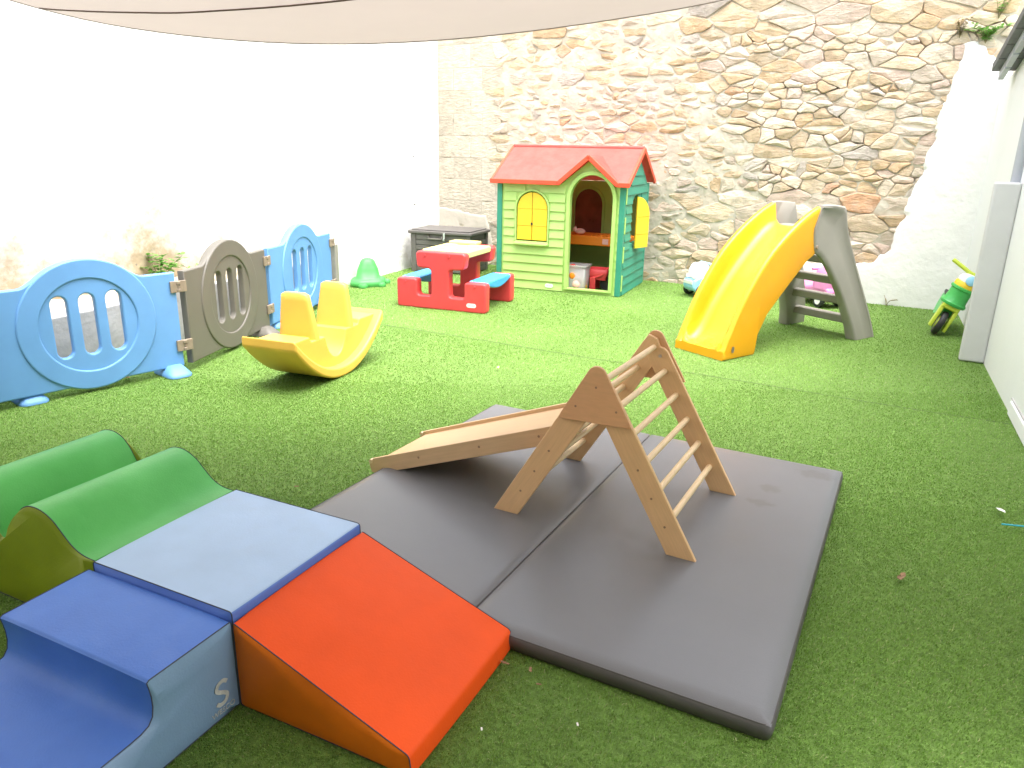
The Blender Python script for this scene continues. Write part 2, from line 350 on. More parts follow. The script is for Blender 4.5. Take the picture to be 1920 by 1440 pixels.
def plate_xz(outline, holes, thick, y=0.0, bev=0.004):
    """plate standing in XZ, front face looking to -Y, centred on y."""
    V, F = plate(outline, holes, thick, bev)
    return [Vector((v.x, y + v.z, v.y)) for v in V], F

def text_geo(s, size, depth=0.0006):
    cu = bpy.data.curves.new('tmp', 'FONT'); cu.body = s; cu.size = size; cu.extrude = depth; cu.align_x = 'CENTER'; cu.align_y = 'CENTER'
    o = bpy.data.objects.new('tmp', cu); COL.objects.link(o); bpy.context.view_layer.update()
    me = bpy.data.meshes.new_from_object(o.evaluated_get(bpy.context.evaluated_depsgraph_get()))
    V = [v.co.copy() for v in me.vertices]; F = [list(p.vertices) for p in me.polygons]
    bpy.data.objects.remove(o); bpy.data.curves.remove(cu); bpy.data.meshes.remove(me)
    return V, F

def thing(name, label, cat, loc=(0, 0, 0), rz=0.0, group=None, rot=None):
    o = bpy.data.objects.new(name, None); COL.objects.link(o); o.empty_display_size = 0.1
    o.location = loc; o.rotation_euler = rot if rot else (0, 0, rz)
    o['label'] = label; o['category'] = cat
    if group: o['group'] = group
    return o
def tag(o, label, cat, group=None):
    o['label'] = label; o['category'] = cat
    if group: o['group'] = group
    return o
def arc(cx, cy, r, a0, a1, n): return [(cx + r * math.cos(rad(a0 + (a1 - a0) * i / n)), cy + r * math.sin(rad(a0 + (a1 - a0) * i / n))) for i in range(n + 1)]
def slot(cx, cy, wd, ht, n=8):
    r = wd / 2
    return arc(cx, cy + ht / 2 - r, r, 0, 180, n) + arc(cx, cy - ht / 2 + r, r, 180, 360, n)
def smoothpts(P, k=4):
    """Catmull-Rom through open polyline."""
    P = [Vector(p) for p in P]; out = []
    for i in range(len(P) - 1):
        a, b, c, d = P[max(i - 1, 0)], P[i], P[i + 1], P[min(i + 2, len(P) - 1)]
        for j in range(k):
            t = j / k
            out.append(0.5 * ((2 * b) + (c - a) * t + (2 * a - 5 * b + 4 * c - d) * t * t + (3 * b - a - 3 * c + d) * t ** 3))
    out.append(P[-1]); return out
def fbm(x, y, z=0.0, o=4):
    return mn.fractal(Vector((x, y, z)), 1.0, 2.0, o, noise_basis='PERLIN_ORIGINAL')

# ================================================================== THE SETTING
# wall lines
CL = Vector((-1.10, 11.08, 0))            # left/back corner
CR = Vector((4.78, 7.95, 0))              # right/back corner
BX = (CR - CL).normalized(); BANG = math.atan2(BX.y, BX.x); BLEN = (CR - CL).length
LX = Vector((-0.358, -0.934, 0)).normalized()   # left wall, from the corner towards the camera
RX = Vector((3.02 - 4.78, 4.12 - 7.95, 0)).normalized()  # right wall, from the corner towards the camera

g = G(); g.add([(-30, -30, 0), (30, -30, 0), (30, 30, 0), (-30, 30, 0)], [[0, 1, 2, 3]])
o = g.build('ground', 'turfbase'); o['kind'] = 'structure'

sa, sb = Vector((-0.824, 6.56, 0)), Vector((3.083, 4.40, 0)); sd_ = (sb - sa).normalized(); sn_ = Vector((-sd_.y, sd_.x, 0)); V_, F_ = [], []
for k in range(81):
    c = sa - sd_ * 1.2 + sd_ * (5.7 * k / 80); c = c - sn_ * 0.012 * math.sin(c.x * 3)
    V_ += [c + sn_ * 0.0045 + Vector((0, 0, 0.004)), c - sn_ * 0.0045 + Vector((0, 0, 0.004))]
mesh_obj('seam', V_, [[2 * k, 2 * k + 1, 2 * k + 3, 2 * k + 2] for k in range(80)], 'turfseam', o)
# ---------------- back wall of rubble stone
wall = thing('stone_wall', 'tall old rubble stone wall closing the yard behind the playhouse', 'wall', CL, BANG)
WH = 4.2
def pointed(s, z):
    """how far the joints are filled with lime mortar: 1 full, 0 open."""
    f = 0.85 + 1.1 * fbm(s * 0.9 + 3.1, z * 0.9, 1.7, 3)
    f += 1.0 * max(0, 1 - abs(s - 2.1) / 1.6) - 0.95 * max(0, min(1, (s - 3.3) / 1.2)) - 0.5 * max(0, min(1, (z - 2.7) / 0.5)) - 0.35 * max(0, min(1, (1.0 - z) / 0.5)) * (1 if s > 2.9 else 0)
    if s < 1.05: f = 0.95
    return max(0.0, min(1.0, f))
seeds = []
z = -0.05
while z < WH:
    h = random.choice([random.uniform(0.07, 0.11), random.uniform(0.11, 0.17), random.uniform(0.17, 0.25)])
    s = 1.0 + random.uniform(-0.1, 0.1)
    while s < BLEN + 0.2:
        ww = min(0.60, max(0.10, h * random.choice([random.uniform(0.9, 1.5), random.uniform(1.5, 2.6), random.uniform(2.4, 3.8)])))
        r_ = random.random()
        if h > 0.16 and r_ < 0.40:                    # thin ones laid over each other
            seeds.append((s + ww / 2, z + h * 0.27, 0)); seeds.append((s + ww / 2 + random.uniform(-.08, .08), z + h * 0.76, 0))
        else:
            seeds.append((s + ww / 2, z + h / 2 + random.uniform(-0.045, 0.045), 0))
        if random.random() < 0.22: seeds.append((s + ww + random.uniform(-0.03, 0.03), z + h * random.choice([0.1, 0.9]), 0))   # pinning stones
        s += ww
    z += h
z = 0.0; row = 0; RECT = {}
while z < WH:                                         # dressed blocks at the left corner
    h = 0.29
    s = -0.02 if row % 2 else -0.25
    for wd in (0.55, 0.52) if row % 2 else (0.50, 0.46, 0.30):
        RECT[len(seeds)] = (s, s + wd, z, z + h); seeds.append((s + wd / 2, z + h / 2, 1)); s += wd
    z += h; row += 1
S = np.array([(a, b) for a, b, c in seeds]); KIND = [c for a, b, c in seeds]
KZ = 2.1
def cell(i):
    a = S[i]; gap = 0.010
    if i in RECT:
        x0, x1, z0, z1 = RECT[i]; x0 = max(x0, -0.02); return [np.array(p) for p in ((x0 + .006, z0 + .006), (x1 - .006, z0 + .006), (x1 - .006, z1 - .006), (x0 + .006, z1 - .006))], 0.95
    P = pointed(a[0], a[1]); gap = 0.003 + 0.007 * P + 0.004 * random.random()
    poly = [np.array(p) for p in ((-0.02, -0.03), (BLEN + 0.02, -0.03), (BLEN + 0.02, WH), (-0.02, WH))]
    d = np.hypot(S[:, 0] - a[0], (S[:, 1] - a[1]) * KZ)
    for j in np.argsort(d)[1:26]:
        b = S[j]; n = np.array([b[0] - a[0], (b[1] - a[1]) * KZ * KZ]); L = np.hypot(*n); n = n / L
        c = n @ ((a + b) / 2) - gap
        out = []
        for k in range(len(poly)):
            p, q = poly[k], poly[(k + 1) % len(poly)]; dp, dq = n @ p - c, n @ q - c
            if dp <= 0: out.append(p)
            if dp * dq < 0: out.append(p + (q - p) * dp / (dp - dq))
        poly = out
        if len(poly) < 3: return None, P
    return poly, P
PAL = [((0.55, 0.45, 0.32), 5), ((0.60, 0.51, 0.38), 6), ((0.53, 0.41, 0.27), 3), ((0.54, 0.48, 0.40), 4), ((0.56, 0.42, 0.27), 1.5), ((0.47, 0.44, 0.40), 1), ((0.54, 0.34, 0.22), 0.4), ((0.63, 0.57, 0.47), 6), ((0.58, 0.48, 0.41), 3)]
PALC = [(c[0] * 1.06, c[1] * 0.985, c[2] * 0.95) for c, k in PAL]; PALW = [k for c, k in PAL]
def stone_geo(i):
    poly, P = cell(i)
    if poly is None: return None
    c = sum(poly) / len(poly)
    area = 0.5 * abs(sum(poly[k][0] * poly[(k + 1) % len(poly)][1] - poly[(k + 1) % len(poly)][0] * poly[k][1] for k in range(len(poly))))
    if area < 0.0012: return None
    pts = []
    for k in range(len(poly)):                        # cut the corners
        p, q = poly[k], poly[(k + 1) % len(poly)]; L = np.hypot(*(q - p))
        if L < 0.012: pts.append((p + q) / 2); continue
        t = min(0.28, random.uniform(0.006, 0.026) / L) if KIND[i] == 0 else min(0.3, 0.012 / L)
        pts += [p + (q - p) * t] + ([p + (q - p) * 0.5] if L > 0.13 else []) + [p + (q - p) * (1 - t)]
    if KIND[i] == 0:
        pts = [p + np.array([fbm(p[0] * 9, p[1] * 9, 3, 2), fbm(p[0] * 13, p[1] * 13, 9, 2)]) * 0.020 for p in pts]
    n = len(pts)
    pr = 0.012 + random.uniform(-0.006, 0.022) * (1 - 0.55 * P)
    if KIND[i]: pr = random.uniform(0.004, 0.008)
    tx, tz = (random.uniform(-0.06, 0.06), random.uniform(-0.10, 0.06)) if not KIND[i] else (0, 0)
    V = []; F = []
    b = random.uniform(0.003, 0.009) if KIND[i] == 0 else 0.003
    for lay, (ins, y) in enumerate(((0.0, 0.10), (0.0, -pr + b), (b * 1.3, -pr))):
        for p in pts:
            d = p - c; L = max(np.hypot(*d), 1e-4); q = p - d / L * min(ins, L * 0.4)
            yy = y
            if lay: yy = y + tx * (q[0] - c[0]) + tz * (q[1] - c[1]) + 0.012 * (0 if KIND[i] else 1) * fbm(q[0] * 7, q[1] * 7, 5, 2)
            V.append((q[0], yy, q[1]))
    for l in range(2):
        for k in range(n): F.append([l * n + k, l * n + (k + 1) % n, (l + 1) * n + (k + 1) % n, (l + 1) * n + k])
    V.append((c[0], -pr - random.uniform(0.0, 0.016) * (0 if KIND[i] else 1), c[1]))
    for k in range(n): F.append([2 * n + k, 2 * n + (k + 1) % n, 3 * n])
    col = Vector(random.choices(PALC, PALW)[0]) if not KIND[i] else Vector((0.56, 0.495, 0.405))
    col = col * random.uniform(0.92, 1.20)
    return area, c, V, F, col
def set_tone(me, cols):
    a = me.color_attributes.new('tone', 'FLOAT_COLOR', 'POINT')
    a.data.foreach_set('color', np.array(cols, dtype=np.float32).ravel())
stones = [x for x in (stone_geo(i) for i in range(len(seeds))) if x]
def visible(c): return -0.1 < c[0] < BLEN and c[1] < 3.45
vis = sorted([x for x in stones if visible(x[1])], key=lambda x: -x[0])
keep = vis[:298]; kid = set(id(x) for x in keep)
rest = [x for x in stones if id(x) not in kid]
for a_, c_, V_, F_, col in keep:
    o = mesh_obj('stone', V_, F_, 'stone', wall); set_tone(o.data, [(*col, 1)] * len(o.data.vertices))
V_, F_, T_ = [], [], []
for a_, c_, v, f, col in rest:
    k = len(V_); V_ += v; F_ += [[q + k for q in ff] for ff in f]; T_ += [(*col, 1)] * len(v)
o = mesh_obj('small_stones', V_, F_, 'stone', wall); set_tone(o.data, T_); o['kind'] = 'stuff'
# mortar bed behind and between the stones
def grid(fn, nu, nv):
    V = [fn(i / nu, j / nv) for j in range(nv + 1) for i in range(nu + 1)]
    F = [[j * (nu + 1) + i, j * (nu + 1) + i + 1, (j + 1) * (nu + 1) + i + 1, (j + 1) * (nu + 1) + i] for j in range(nv) for i in range(nu)]
    return V, F
def mort(u, v):
    s, z = -0.02 + u * (BLEN + 0.04), -0.03 + v * (WH + 0.02)
    P = pointed(s, z)
    y = -0.003 * (1 - P) - 0.014 * P + (0.010 if s < 1.02 else 0.0) + 0.10 * max(0, fbm(s * 4.3, z * 5.5, 11, 2) - 0.25) * (1 - 0.6 * P) + 0.010 * fbm(s * 6, z * 6, 2, 4) * (0.15 if s < 0.95 else 1.0) - (0.0 if s < 0.95 else 0.012) * P * max(0, fbm(s * 2.2, z * 3, 8, 3))
    return (s, y, z)
V_, F_ = grid(mort, 200, 120); mesh_obj('mortar_bed', V_, F_, 'mortar', wall, smooth=True)
mesh_obj('wall_core', *(lambda q: (q.V, q.F))(G().b2((-0.1, 0.11, -0.1), (BLEN + 0.1, 0.55, WH - 0.02))), 'mortar', wall)
# white render left on the right end and along the foot, and a limewashed patch by the corner
def inpoly(poly, x, y):
    c = False
    for k in range(len(poly)):
        (x1, y1), (x2, y2) = poly[k], poly[(k + 1) % len(poly)]
        if (y1 > y) != (y2 > y) and x < (x2 - x1) * (y - y1) / (y2 - y1) + x1: c = not c
    return c
def pdist(poly, x, y):
    d = 9
    for k in range(len(poly)):
        a, b = np.array(poly[k]), np.array(poly[(k + 1) % len(poly)]); ab = b - a
        t = max(0, min(1, ((x - a[0]) * ab[0] + (y - a[1]) * ab[1]) / (ab @ ab))); q = a + ab * t
        d = min(d, math.hypot(x - q[0], y - q[1]))
    return d if inpoly(poly, x, y) else -d
def render_patch(name, poly, x0, x1, z0, z1, top, rough, m='plaster', step=0.024):
    nu, nv = int((x1 - x0) / step), int((z1 - z0) / step)
    def fn(u, v):
        s, z = x0 + u * (x1 - x0), z0 + v * (z1 - z0)
        d = pdist(poly, s, z) + rough * fbm(s * 5, z * 5, 4, 4)
        t = max(0, min(1, d / 0.05 + 0.5)); t = t * t * (3 - 2 * t)
        return (s, 0.06 + (-top - 0.06) * t + 0.006 * fbm(s * 4, z * 4, 6, 4), z)
    V, F = grid(fn, nu, nv)
    F = [f for f in F if min(V[i][1] for i in f) < 0.03]
    return mesh_obj(name, V, F, m, wall, smooth=True)
PL = [(7.2, -0.1), (7.2, 2.2), (6.62, 2.48), (6.45, 2.66), (6.27, 2.66), (6.22, 2.3), (6.16, 1.8), (6.08, 1.35), (5.98, 0.95), (5.9, 0.62), (5.74, 0.46), (5.3, 0.40), (4.8, 0.37), (4.45, 0.30), (4.25, -0.1)]
render_patch('white_render', PL, 4.0, BLEN + 0.06, 0.0, 2.9, 0.065, 0.05)
render_patch('limewash_patch', [(-0.3, 0.42), (-0.3, 0.78), (0.3, 0.76), (0.8, 0.70), (0.95, 0.2), (0.95, -0.2), (-0.3, -0.2)], -0.02, 1.1, 0.0, 0.95, 0.011, 0.02, 'limewash')

# ---------------- left wall, white render worn at the foot
LL = 13.0
lw = thing('white_wall', 'tall rough white rendered wall behind the plastic fence', 'wall', CL, math.atan2(LX.y, LX.x))
def lfn(u, v):
    s, z = u * LL, -0.02 + v * 4.2
    base = max(0, min(1, (1.1 - z) / 0.8)) * max(0, min(1, (s - 3.0) / 1.0))
    d = 0.010 * fbm(s * 1.4, z * 1.4, 1, 4) + 0.006 * fbm(s * 6, z * 6, 2, 3)
    d += base * (0.018 * fbm(s * 5, z * 8, 5, 4) - 0.012)
    return (s, d, z)
V_, F_ = grid(lfn, 320, 105); mesh_obj('render_face', V_, F_, 'lwall', lw, smooth=True)
mesh_obj('wall_core', *(lambda q: (q.V, q.F))(G().b2((0.02, -0.45, -0.1), (LL, -0.06, 4.17))), 'lwall', lw)
g = G(); g.tube([(0.78, 0.0, 1.46), (0.78, 0.03, 1.46)], 0.006, 8); g.build('wall_hook', 'slate', lw)
g = G(); g.tube([(0.78, 0.0, 0.84), (0.78, 0.03, 0.84)], 0.006, 8); g.build('wall_hook', 'slate', lw)
g = G(); g.b2((7.62, -0.02, 0), (8.3, 0.10, 4.15)); g.build('pilaster', 'rwall', lw, bevel=0.02)

# ---------------- right wall with raking slate coping, kerb
rw = thing('side_wall', 'smooth white painted wall on the right with slate coping', 'wall', CR, math.atan2(RX.y, RX.x))
g = G()
topz = lambda t: 2.33 + max(0, t - 0.7) * 0.20
WR = 7.2
prof = [(0.0, -0.1), (WR, -0.1), (WR, topz(5.2)), (5.2, topz(5.2)), (0.7, topz(0.7)), (0.0, 2.31)]
g.prism(prof, lambda u, v, k: (u, 0.0 if k == 0 else 0.30, v)); g.build('wall_face', 'rwall', rw, bevel=0.01)
R12 = Matrix.Rotation(-math.atan(0.20), 3, 'Y')
for k in range(12):
    t = 0.86 + 0.36 * k
    g = G(); g.box((t, 0.07, topz(t) + 0.045), (0.352, 0.50, 0.075), R=R12); g.build('coping_slab', 'slate', rw, bevel=0.008)
    g = G(); g.box((t, -0.095, topz(t) - 0.03), (0.34, 0.045, 0.075), R=R12); g.build('drip_strip', 'pipe', rw, bevel=0.004)
kb = G(); kb.b2((3.72, -0.018, 0.0), (WR, 0.02, 0.10)); o = kb.build('kerb', 'rwall', rw, bevel=0.012)
kb = G(); kb.b2((3.69, -0.008, 0.102), (WR, 0.01, 0.108)); o = kb.build('joint_gap', 'concrete', rw)

dp = thing('downpipe', 'grey downpipe on the white wall above the foam pad', 'downpipe', (3.84, 5.95, 0))
g = G(); g.tube([(0, 0, 1.2), (0, 0, 2.55)], 0.043, 20); g.build('pipe', 'pipe', dp, smooth=True, sharp=50)
g = G(); g.tube([(0, 0, 1.93), (0, 0, 1.965)], 0.050, 20); g.build('bracket', 'pipe', dp, smooth=True, sharp=50)
pd = thing('foam_wall_pad', 'light grey padded post cover standing against the white wall', 'post pad', (3.76, 5.895, 0), rad(-30))
g = G(); g.b2((-0.105, -0.075, 0.004), (0.075, 0.075, 1.41)); g.build('padding', 'pad', pd, bevel=0.018, seg=3)
g = G(); g.b2((0.077, -0.05, 0.004), (0.088, 0.08, 1.40)); g.build('backing_strip', 'pipe', pd, bevel=0.002)

# ---------------- unseen wall added behind the viewer (shades the near end of the yard)
hb = thing('shade_wall', 'unseen wall added behind the viewer to shade the near end of the yard', 'added wall', (0, -1.7, 0))
g = G(); g.b2((-7, -0.4, 0), (5, 0, 5.0)); g.build('wall', 'bwall', hb)

# ---------------- raised bed behind the fence
kp = thing('raised_bed', 'low grey concrete raised bed between plastic fence and white wall', 'planter', CL, math.atan2(LX.y, LX.x))
g = G(); g.b2((3.75, 0.34, 0), (8.6, 0.42, 0.46)); g.build('front_kerb', 'concrete', kp, bevel=0.012)
g = G(); g.b2((3.75, 0.0, 0), (3.85, 0.335, 0.45)); g.build('end_kerb', 'concrete', kp, bevel=0.012)
def soil(u, v):
    s, y = 3.85 + u * 4.75, -0.01 + v * 0.36
    return (s, y, 0.42 + 0.05 * fbm(s * 3, y * 5, 1, 4) + 0.06 * (1 - v))
V_, F_ = grid(soil, 110, 8); mesh_obj('soil', V_, F_, 'rubble', kp, smooth=True)

# ---------------- shade sail
sl = thing('shade_sail', 'beige cloth shade sail stretched overhead across the yard', 'shade sail')
EDGE = smoothpts([(-3.150, 3.75, 2.436), (-2.700, 3.75, 2.309), (-2.313, 3.75, 2.187), (-1.890, 3.75, 2.097), (-1.405, 3.75, 2.045), (-0.915, 3.75, 2.030), (-0.423, 3.75, 2.051), (0.067, 3.75, 2.103), (0.550, 3.75, 2.175), (0.931, 3.75, 2.247), (1.312, 3.75, 2.350), (1.800, 3.75, 2.50)], 4)
def sfn(u, v):
    q = u * (len(EDGE) - 1); i0 = min(int(q + 1e-6), len(EDGE) - 2); e = EDGE[i0].lerp(EDGE[i0 + 1], q - i0)
    b = Vector((e.x * 1.1 - 0.5, -1.68, 2.85))
    p = e.lerp(b, v)
    p.z += -0.22 * (4 * v * (1 - v)) ** 1.8 * (0.4 + 0.6 * math.sin(math.pi * u)) + 0.05 * v * fbm(u * 3, v * 3, 0, 2)
    return p
NV = 40
V_, F_ = grid(sfn, len(EDGE) - 1, NV); mesh_obj('cloth', V_, F_, 'sail', sl, smooth=True)
g = G(); g.tube([e + Vector((0, 0.002, 0.0)) for e in EDGE], 0.004, 6); g.build('edge_hem', 'sail', sl, smooth=True)
pts = [Vector(sfn(q.x, q.y)) + Vector((0, 0, -0.004)) for q in smoothpts([(0.215, 0.006, 0), (0.28, 0.0425, 0), (0.34, 0.070, 0), (0.38, 0.085, 0), (0.425, 0.105, 0), (0.47, 0.1215, 0), (0.51, 0.134, 0), (0.60, 0.158, 0), (0.75, 0.18, 0)], 4)]
g = G(); g.tube(pts, 0.0034, 6); g.build('seam', 'sailhem', sl, smooth=True)

# ================================================================== FOAM PLAY BLOCKS
FA = rad(-25.6)
FO = Vector((-0.783, 1.817, 0))
FX = Vector((math.cos(FA), math.sin(FA), 0)); FY = Vector((-FX.y, FX.x, 0))
def floc(x, y): return FO + FX * x + FY * y

def foam(root, prof, y0, y1, cover, side, axis='x', puff=0.006, seamm='seam', ny=10, topn=None):
    """padded block: 2D profile (closed loop from one bottom corner over the top to the other), drawn out across its width.
    axis 'x': profile in XZ drawn along Y; axis 'y': profile in YZ drawn along X."""
    def put(a, z, w): return Vector((a, w, z)) if axis == 'x' else Vector((w, a, z))
    n = len(prof)
    ca = sum(p[0] for p in prof) / n; cz = sum(p[1] for p in prof) / n
    V = []; F = []
    for j in range(ny + 1):
        t = j / ny; wv = y0 + (y1 - y0) * t; k = puff * (math.sin(math.pi * t) ** 0.5 if 0 < t < 1 else 0)
        for (a, z) in prof:
            dx, dz = a - ca, z - cz; L = math.hypot(dx, dz) or 1
            V.append(put(a + dx / L * k, max(0.003, z + (dz / L * k if z > 0.02 else 0)), wv + 0.002 * fbm(a * 9, z * 9, t * 3, 2)))
    for j in range(ny):
        for i in range(n): F.append([j * n + i, j * n + (i + 1) % n, (j + 1) * n + (i + 1) % n, (j + 1) * n + i])
    o = mesh_obj('cover', V, F, cover, root, smooth=True, sharp=42)
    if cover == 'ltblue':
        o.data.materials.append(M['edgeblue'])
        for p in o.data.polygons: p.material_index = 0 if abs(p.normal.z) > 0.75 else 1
    for wv, sg in ((y0, -1), (y1, 1)):
        # side panel: shallow cushion
        V = [put(a, max(0.003, z), wv) for a, z in prof]; F = []
        rings = [V]
        for ins, bul in ((0.018, 0.005), (0.05, 0.009)):
            R = []
            for (a, z) in prof:
                dx, dz = ca - a, cz - z; L = math.hypot(dx, dz) or 1; q = min(ins, L * 0.5)
                R.append(put(a + dx / L * q, z + dz / L * q, wv + sg * bul))
            rings.append(R)
        g = G(); g.loft(rings, cap=False); k = len(g.V) - n
        g.F.append([k + i for i in range(n)])
        g.build('side_panel', side, root, smooth=True)
        g = G(); g.tube([put(a, max(0.006, z), wv + sg * 0.001) for a, z in prof + [prof[0]]], 0.0018, 5); g.build('seam', seamm, root, smooth=True)

def rnd(pts, r=0.014, n=4):
    """round the corners of a polyline loop."""
    out = []; m = len(pts)
    for i in range(m):
        p, q, s_ = Vector((*pts[i - 1], 0)), Vector((*pts[i], 0)), Vector((*pts[(i + 1) % m], 0))
        a = (p - q); b = (s_ - q); k = min(r, a.length * 0.4, b.length * 0.4)
        A = q + a.normalized() * k; B = q + b.normalized() * k
        for j in range(n + 1):
            t = j / n; c = A.lerp(q, t).lerp(q.lerp(B, t), t); out.append((c.x, c.y))
    return out
def dens(loop, step=0.05):
    out = []
    for i in range(len(loop)):
        a, b = loop[i], loop[(i + 1) % len(loop)]; L = math.hypot(b[0] - a[0], b[1] - a[1]); k = max(1, int(L / step))
        out += [(a[0] + (b[0] - a[0]) * j / k, a[1] + (b[1] - a[1]) * j / k) for j in range(k)]
    return out

t = thing('foam_cube', 'pale blue flat foam block between the green wave and the orange wedge', 'foam block', FO, FA, 'foam play blocks')
foam(t, dens(rnd([(-0.597, 0.003), (-0.597, 0.312), (-0.006, 0.312), (-0.006, 0.003)], 0.012)), 0.008, 0.602, 'ltblue', 'edgeblue', puff=0.004)
t = thing('foam_wedge', 'orange foam wedge ramp leading down to the grey mat', 'foam block', FO, FA, 'foam play blocks')
foam(t, dens(rnd([(0.002, 0.003), (0.002, 0.286), (0.592, 0.072), (0.600, 0.003)], 0.012)), 0.0, 0.600, 'orange', 'brown_orange', puff=0.005)
t = thing('foam_step', 'blue foam step block with a hollowed riser at the lower left', 'foam block', FO, FA, 'foam play blocks')
pr = [(-0.002, 0.003), (-0.002, 0.300)] 
pr = rnd([(-0.003, 0.003), (-0.003, 0.290), (-0.282, 0.287)], 0.010)[:-2]
ris = [(-0.283, 0.282), (-0.279, 0.260), (-0.276, 0.235), (-0.276, 0.205), (-0.281, 0.178), (-0.295, 0.160), (-0.320, 0.152), (-0.358, 0.149), (-0.42, 0.147), (-0.50, 0.146), (-0.585, 0.146), (-0.597, 0.135), (-0.600, 0.07), (-0.600, 0.003)]
pr = pr + ris
foam(t, dens(pr, 0.04), -0.600, -0.002, 'blue', 'stepside', axis='y', puff=0.004)
# faded print on the side of the step block
V2_, F2_ = text_geo('WESCO', 0.024)
def onside(V, cy, cz): return [Vector((0.0095 + v.z * 0.5, cy + v.x, cz + v.y)) for v in V]
ess = smoothpts([(0.021, 0.026, 0), (0.008, 0.036, 0), (-0.010, 0.032, 0), (-0.018, 0.018, 0), (-0.008, 0.006, 0), (0.008, -0.004, 0), (0.018, -0.016, 0), (0.010, -0.032, 0), (-0.008, -0.036, 0), (-0.021, -0.026, 0)], 4)
g = G(); n_ = len(ess)
for k, p in enumerate(ess):
    tt = (ess[min(k + 1, n_ - 1)] - ess[max(k - 1, 0)]).normalized(); nn = Vector((-tt.y, tt.x, 0)) * 0.006
    g.V += [Vector((0.0098, -0.070 + q.x, 0.100 + q.y)) for q in (p + nn, p - nn)]
g.F = [[2 * k, 2 * k + 1, 2 * k + 3, 2 * k + 2] for k in range(n_ - 1)]
g.build('printed_logo', 'logo', t, solid=0.0008)
mesh_obj('printed_name', onside(V2_, -0.070, 0.042), F2_, 'logo', t)
t = thing('foam_wave', 'green foam block with two rounded humps at the left edge', 'foam block', FO, FA, 'foam play blocks')
half = [(-0.622, 0.296), (-0.66, 0.298), (-0.70, 0.308), (-0.735, 0.328), (-0.77, 0.360), (-0.805, 0.392), (-0.845, 0.413), (-0.885, 0.421), (-0.925, 0.418), (-0.965, 0.400), (-1.00, 0.362), (-1.03, 0.312), (-1.055, 0.268), (-1.075, 0.247), (-1.095, 0.241)]
full = half + [(-2.19 - x, z_) for x, z_ in half[::-1][1:]]
full = [(p.x, p.y) for p in smoothpts([(x, z_, 0) for x, z_ in full], 3)]
loop = [(-0.620, 0.003), (-0.618, 0.15), (-0.619, 0.285)] + full + [(-1.571, 0.285), (-1.572, 0.15), (-1.570, 0.003)]
foam(t, dens(loop, 0.06), 0.03, 0.615, 'green', 'olive', puff=0.0, ny=12)

# ================================================================== GYM MAT
MA = rad(-27.9)
mt = thing('folding_mat', 'large grey folding gym mat lying on the artificial turf', 'mat', (-1.037, 2.645, 0), MA)
def cushion(name, x0, x1, y0, y1, h, m, ms):
    nx, ny = 26, 40
    def fn(u, v):
        x, y = x0 + (x1 - x0) * u, y0 + (y1 - y0) * v
        d = min(x - x0, x1 - x, y - y0, y1 - y)
        k = min(1, d / 0.05); r = 1 - (1 - k) ** 2.2
        return (x, y, h - 0.014 + 0.014 * r + 0.0025 * fbm(x * 2.3, y * 2.3, 1, 3) * min(1, d / 0.2))
    us = [0, .004, .009, .016, .03, .05] + [0.05 + 0.9 * i / (nx) for i in range(1, nx)] + [.95, .97, .984, .991, .996, 1]
    vs = [0, .002, .0045, .008, .015, .025] + [0.025 + 0.95 * i / ny for i in range(1, ny)] + [.975, .985, .992, .9955, .998, 1]
    V = [fn(a, b) for b in vs for a in us]; w_ = len(us)
    F = [[j * w_ + i, j * w_ + i + 1, (j + 1) * w_ + i + 1, (j + 1) * w_ + i] for j in range(len(vs) - 1) for i in range(w_ - 1)]
    o = mesh_obj(name, V, F, m, mt, smooth=True)
    g = G()                                            # side band, slightly bulging
    loop = [(x0, y0), (x1, y0), (x1, y1), (x0, y1)]; pts = dens(rnd(loop, 0.03, 4), 0.10)
    rings = []
    for zz, out in ((h - 0.014, 0.0), (h - 0.020, 0.005), (h * 0.5, 0.008), (0.008, 0.003), (0.003, -0.01)):
        R = []
        for (x, y) in pts:
            dx = -1 if x < x0 + 0.031 else (1 if x > x1 - 0.031 else 0); dy = -1 if y < y0 + 0.031 else (1 if y > y1 - 0.031 else 0)
            R.append((x + dx * out, y + dy * out, zz))
        rings.append(R)
    g.loft(rings, cap=False); g.build('side_band', ms, mt, smooth=True)
    g = G(); g.tube([(x, y, h - 0.0135) for x, y in pts + [pts[0]]], 0.0018, 5); g.build('piping', 'matside', mt, smooth=True)
cushion('panel', 0.0, 1.004, 0.0, 2.0, 0.072, 'mattop', 'matside')
cushion('panel', 1.009, 2.012, 0.0, 2.0, 0.072, 'mattop', 'matside')

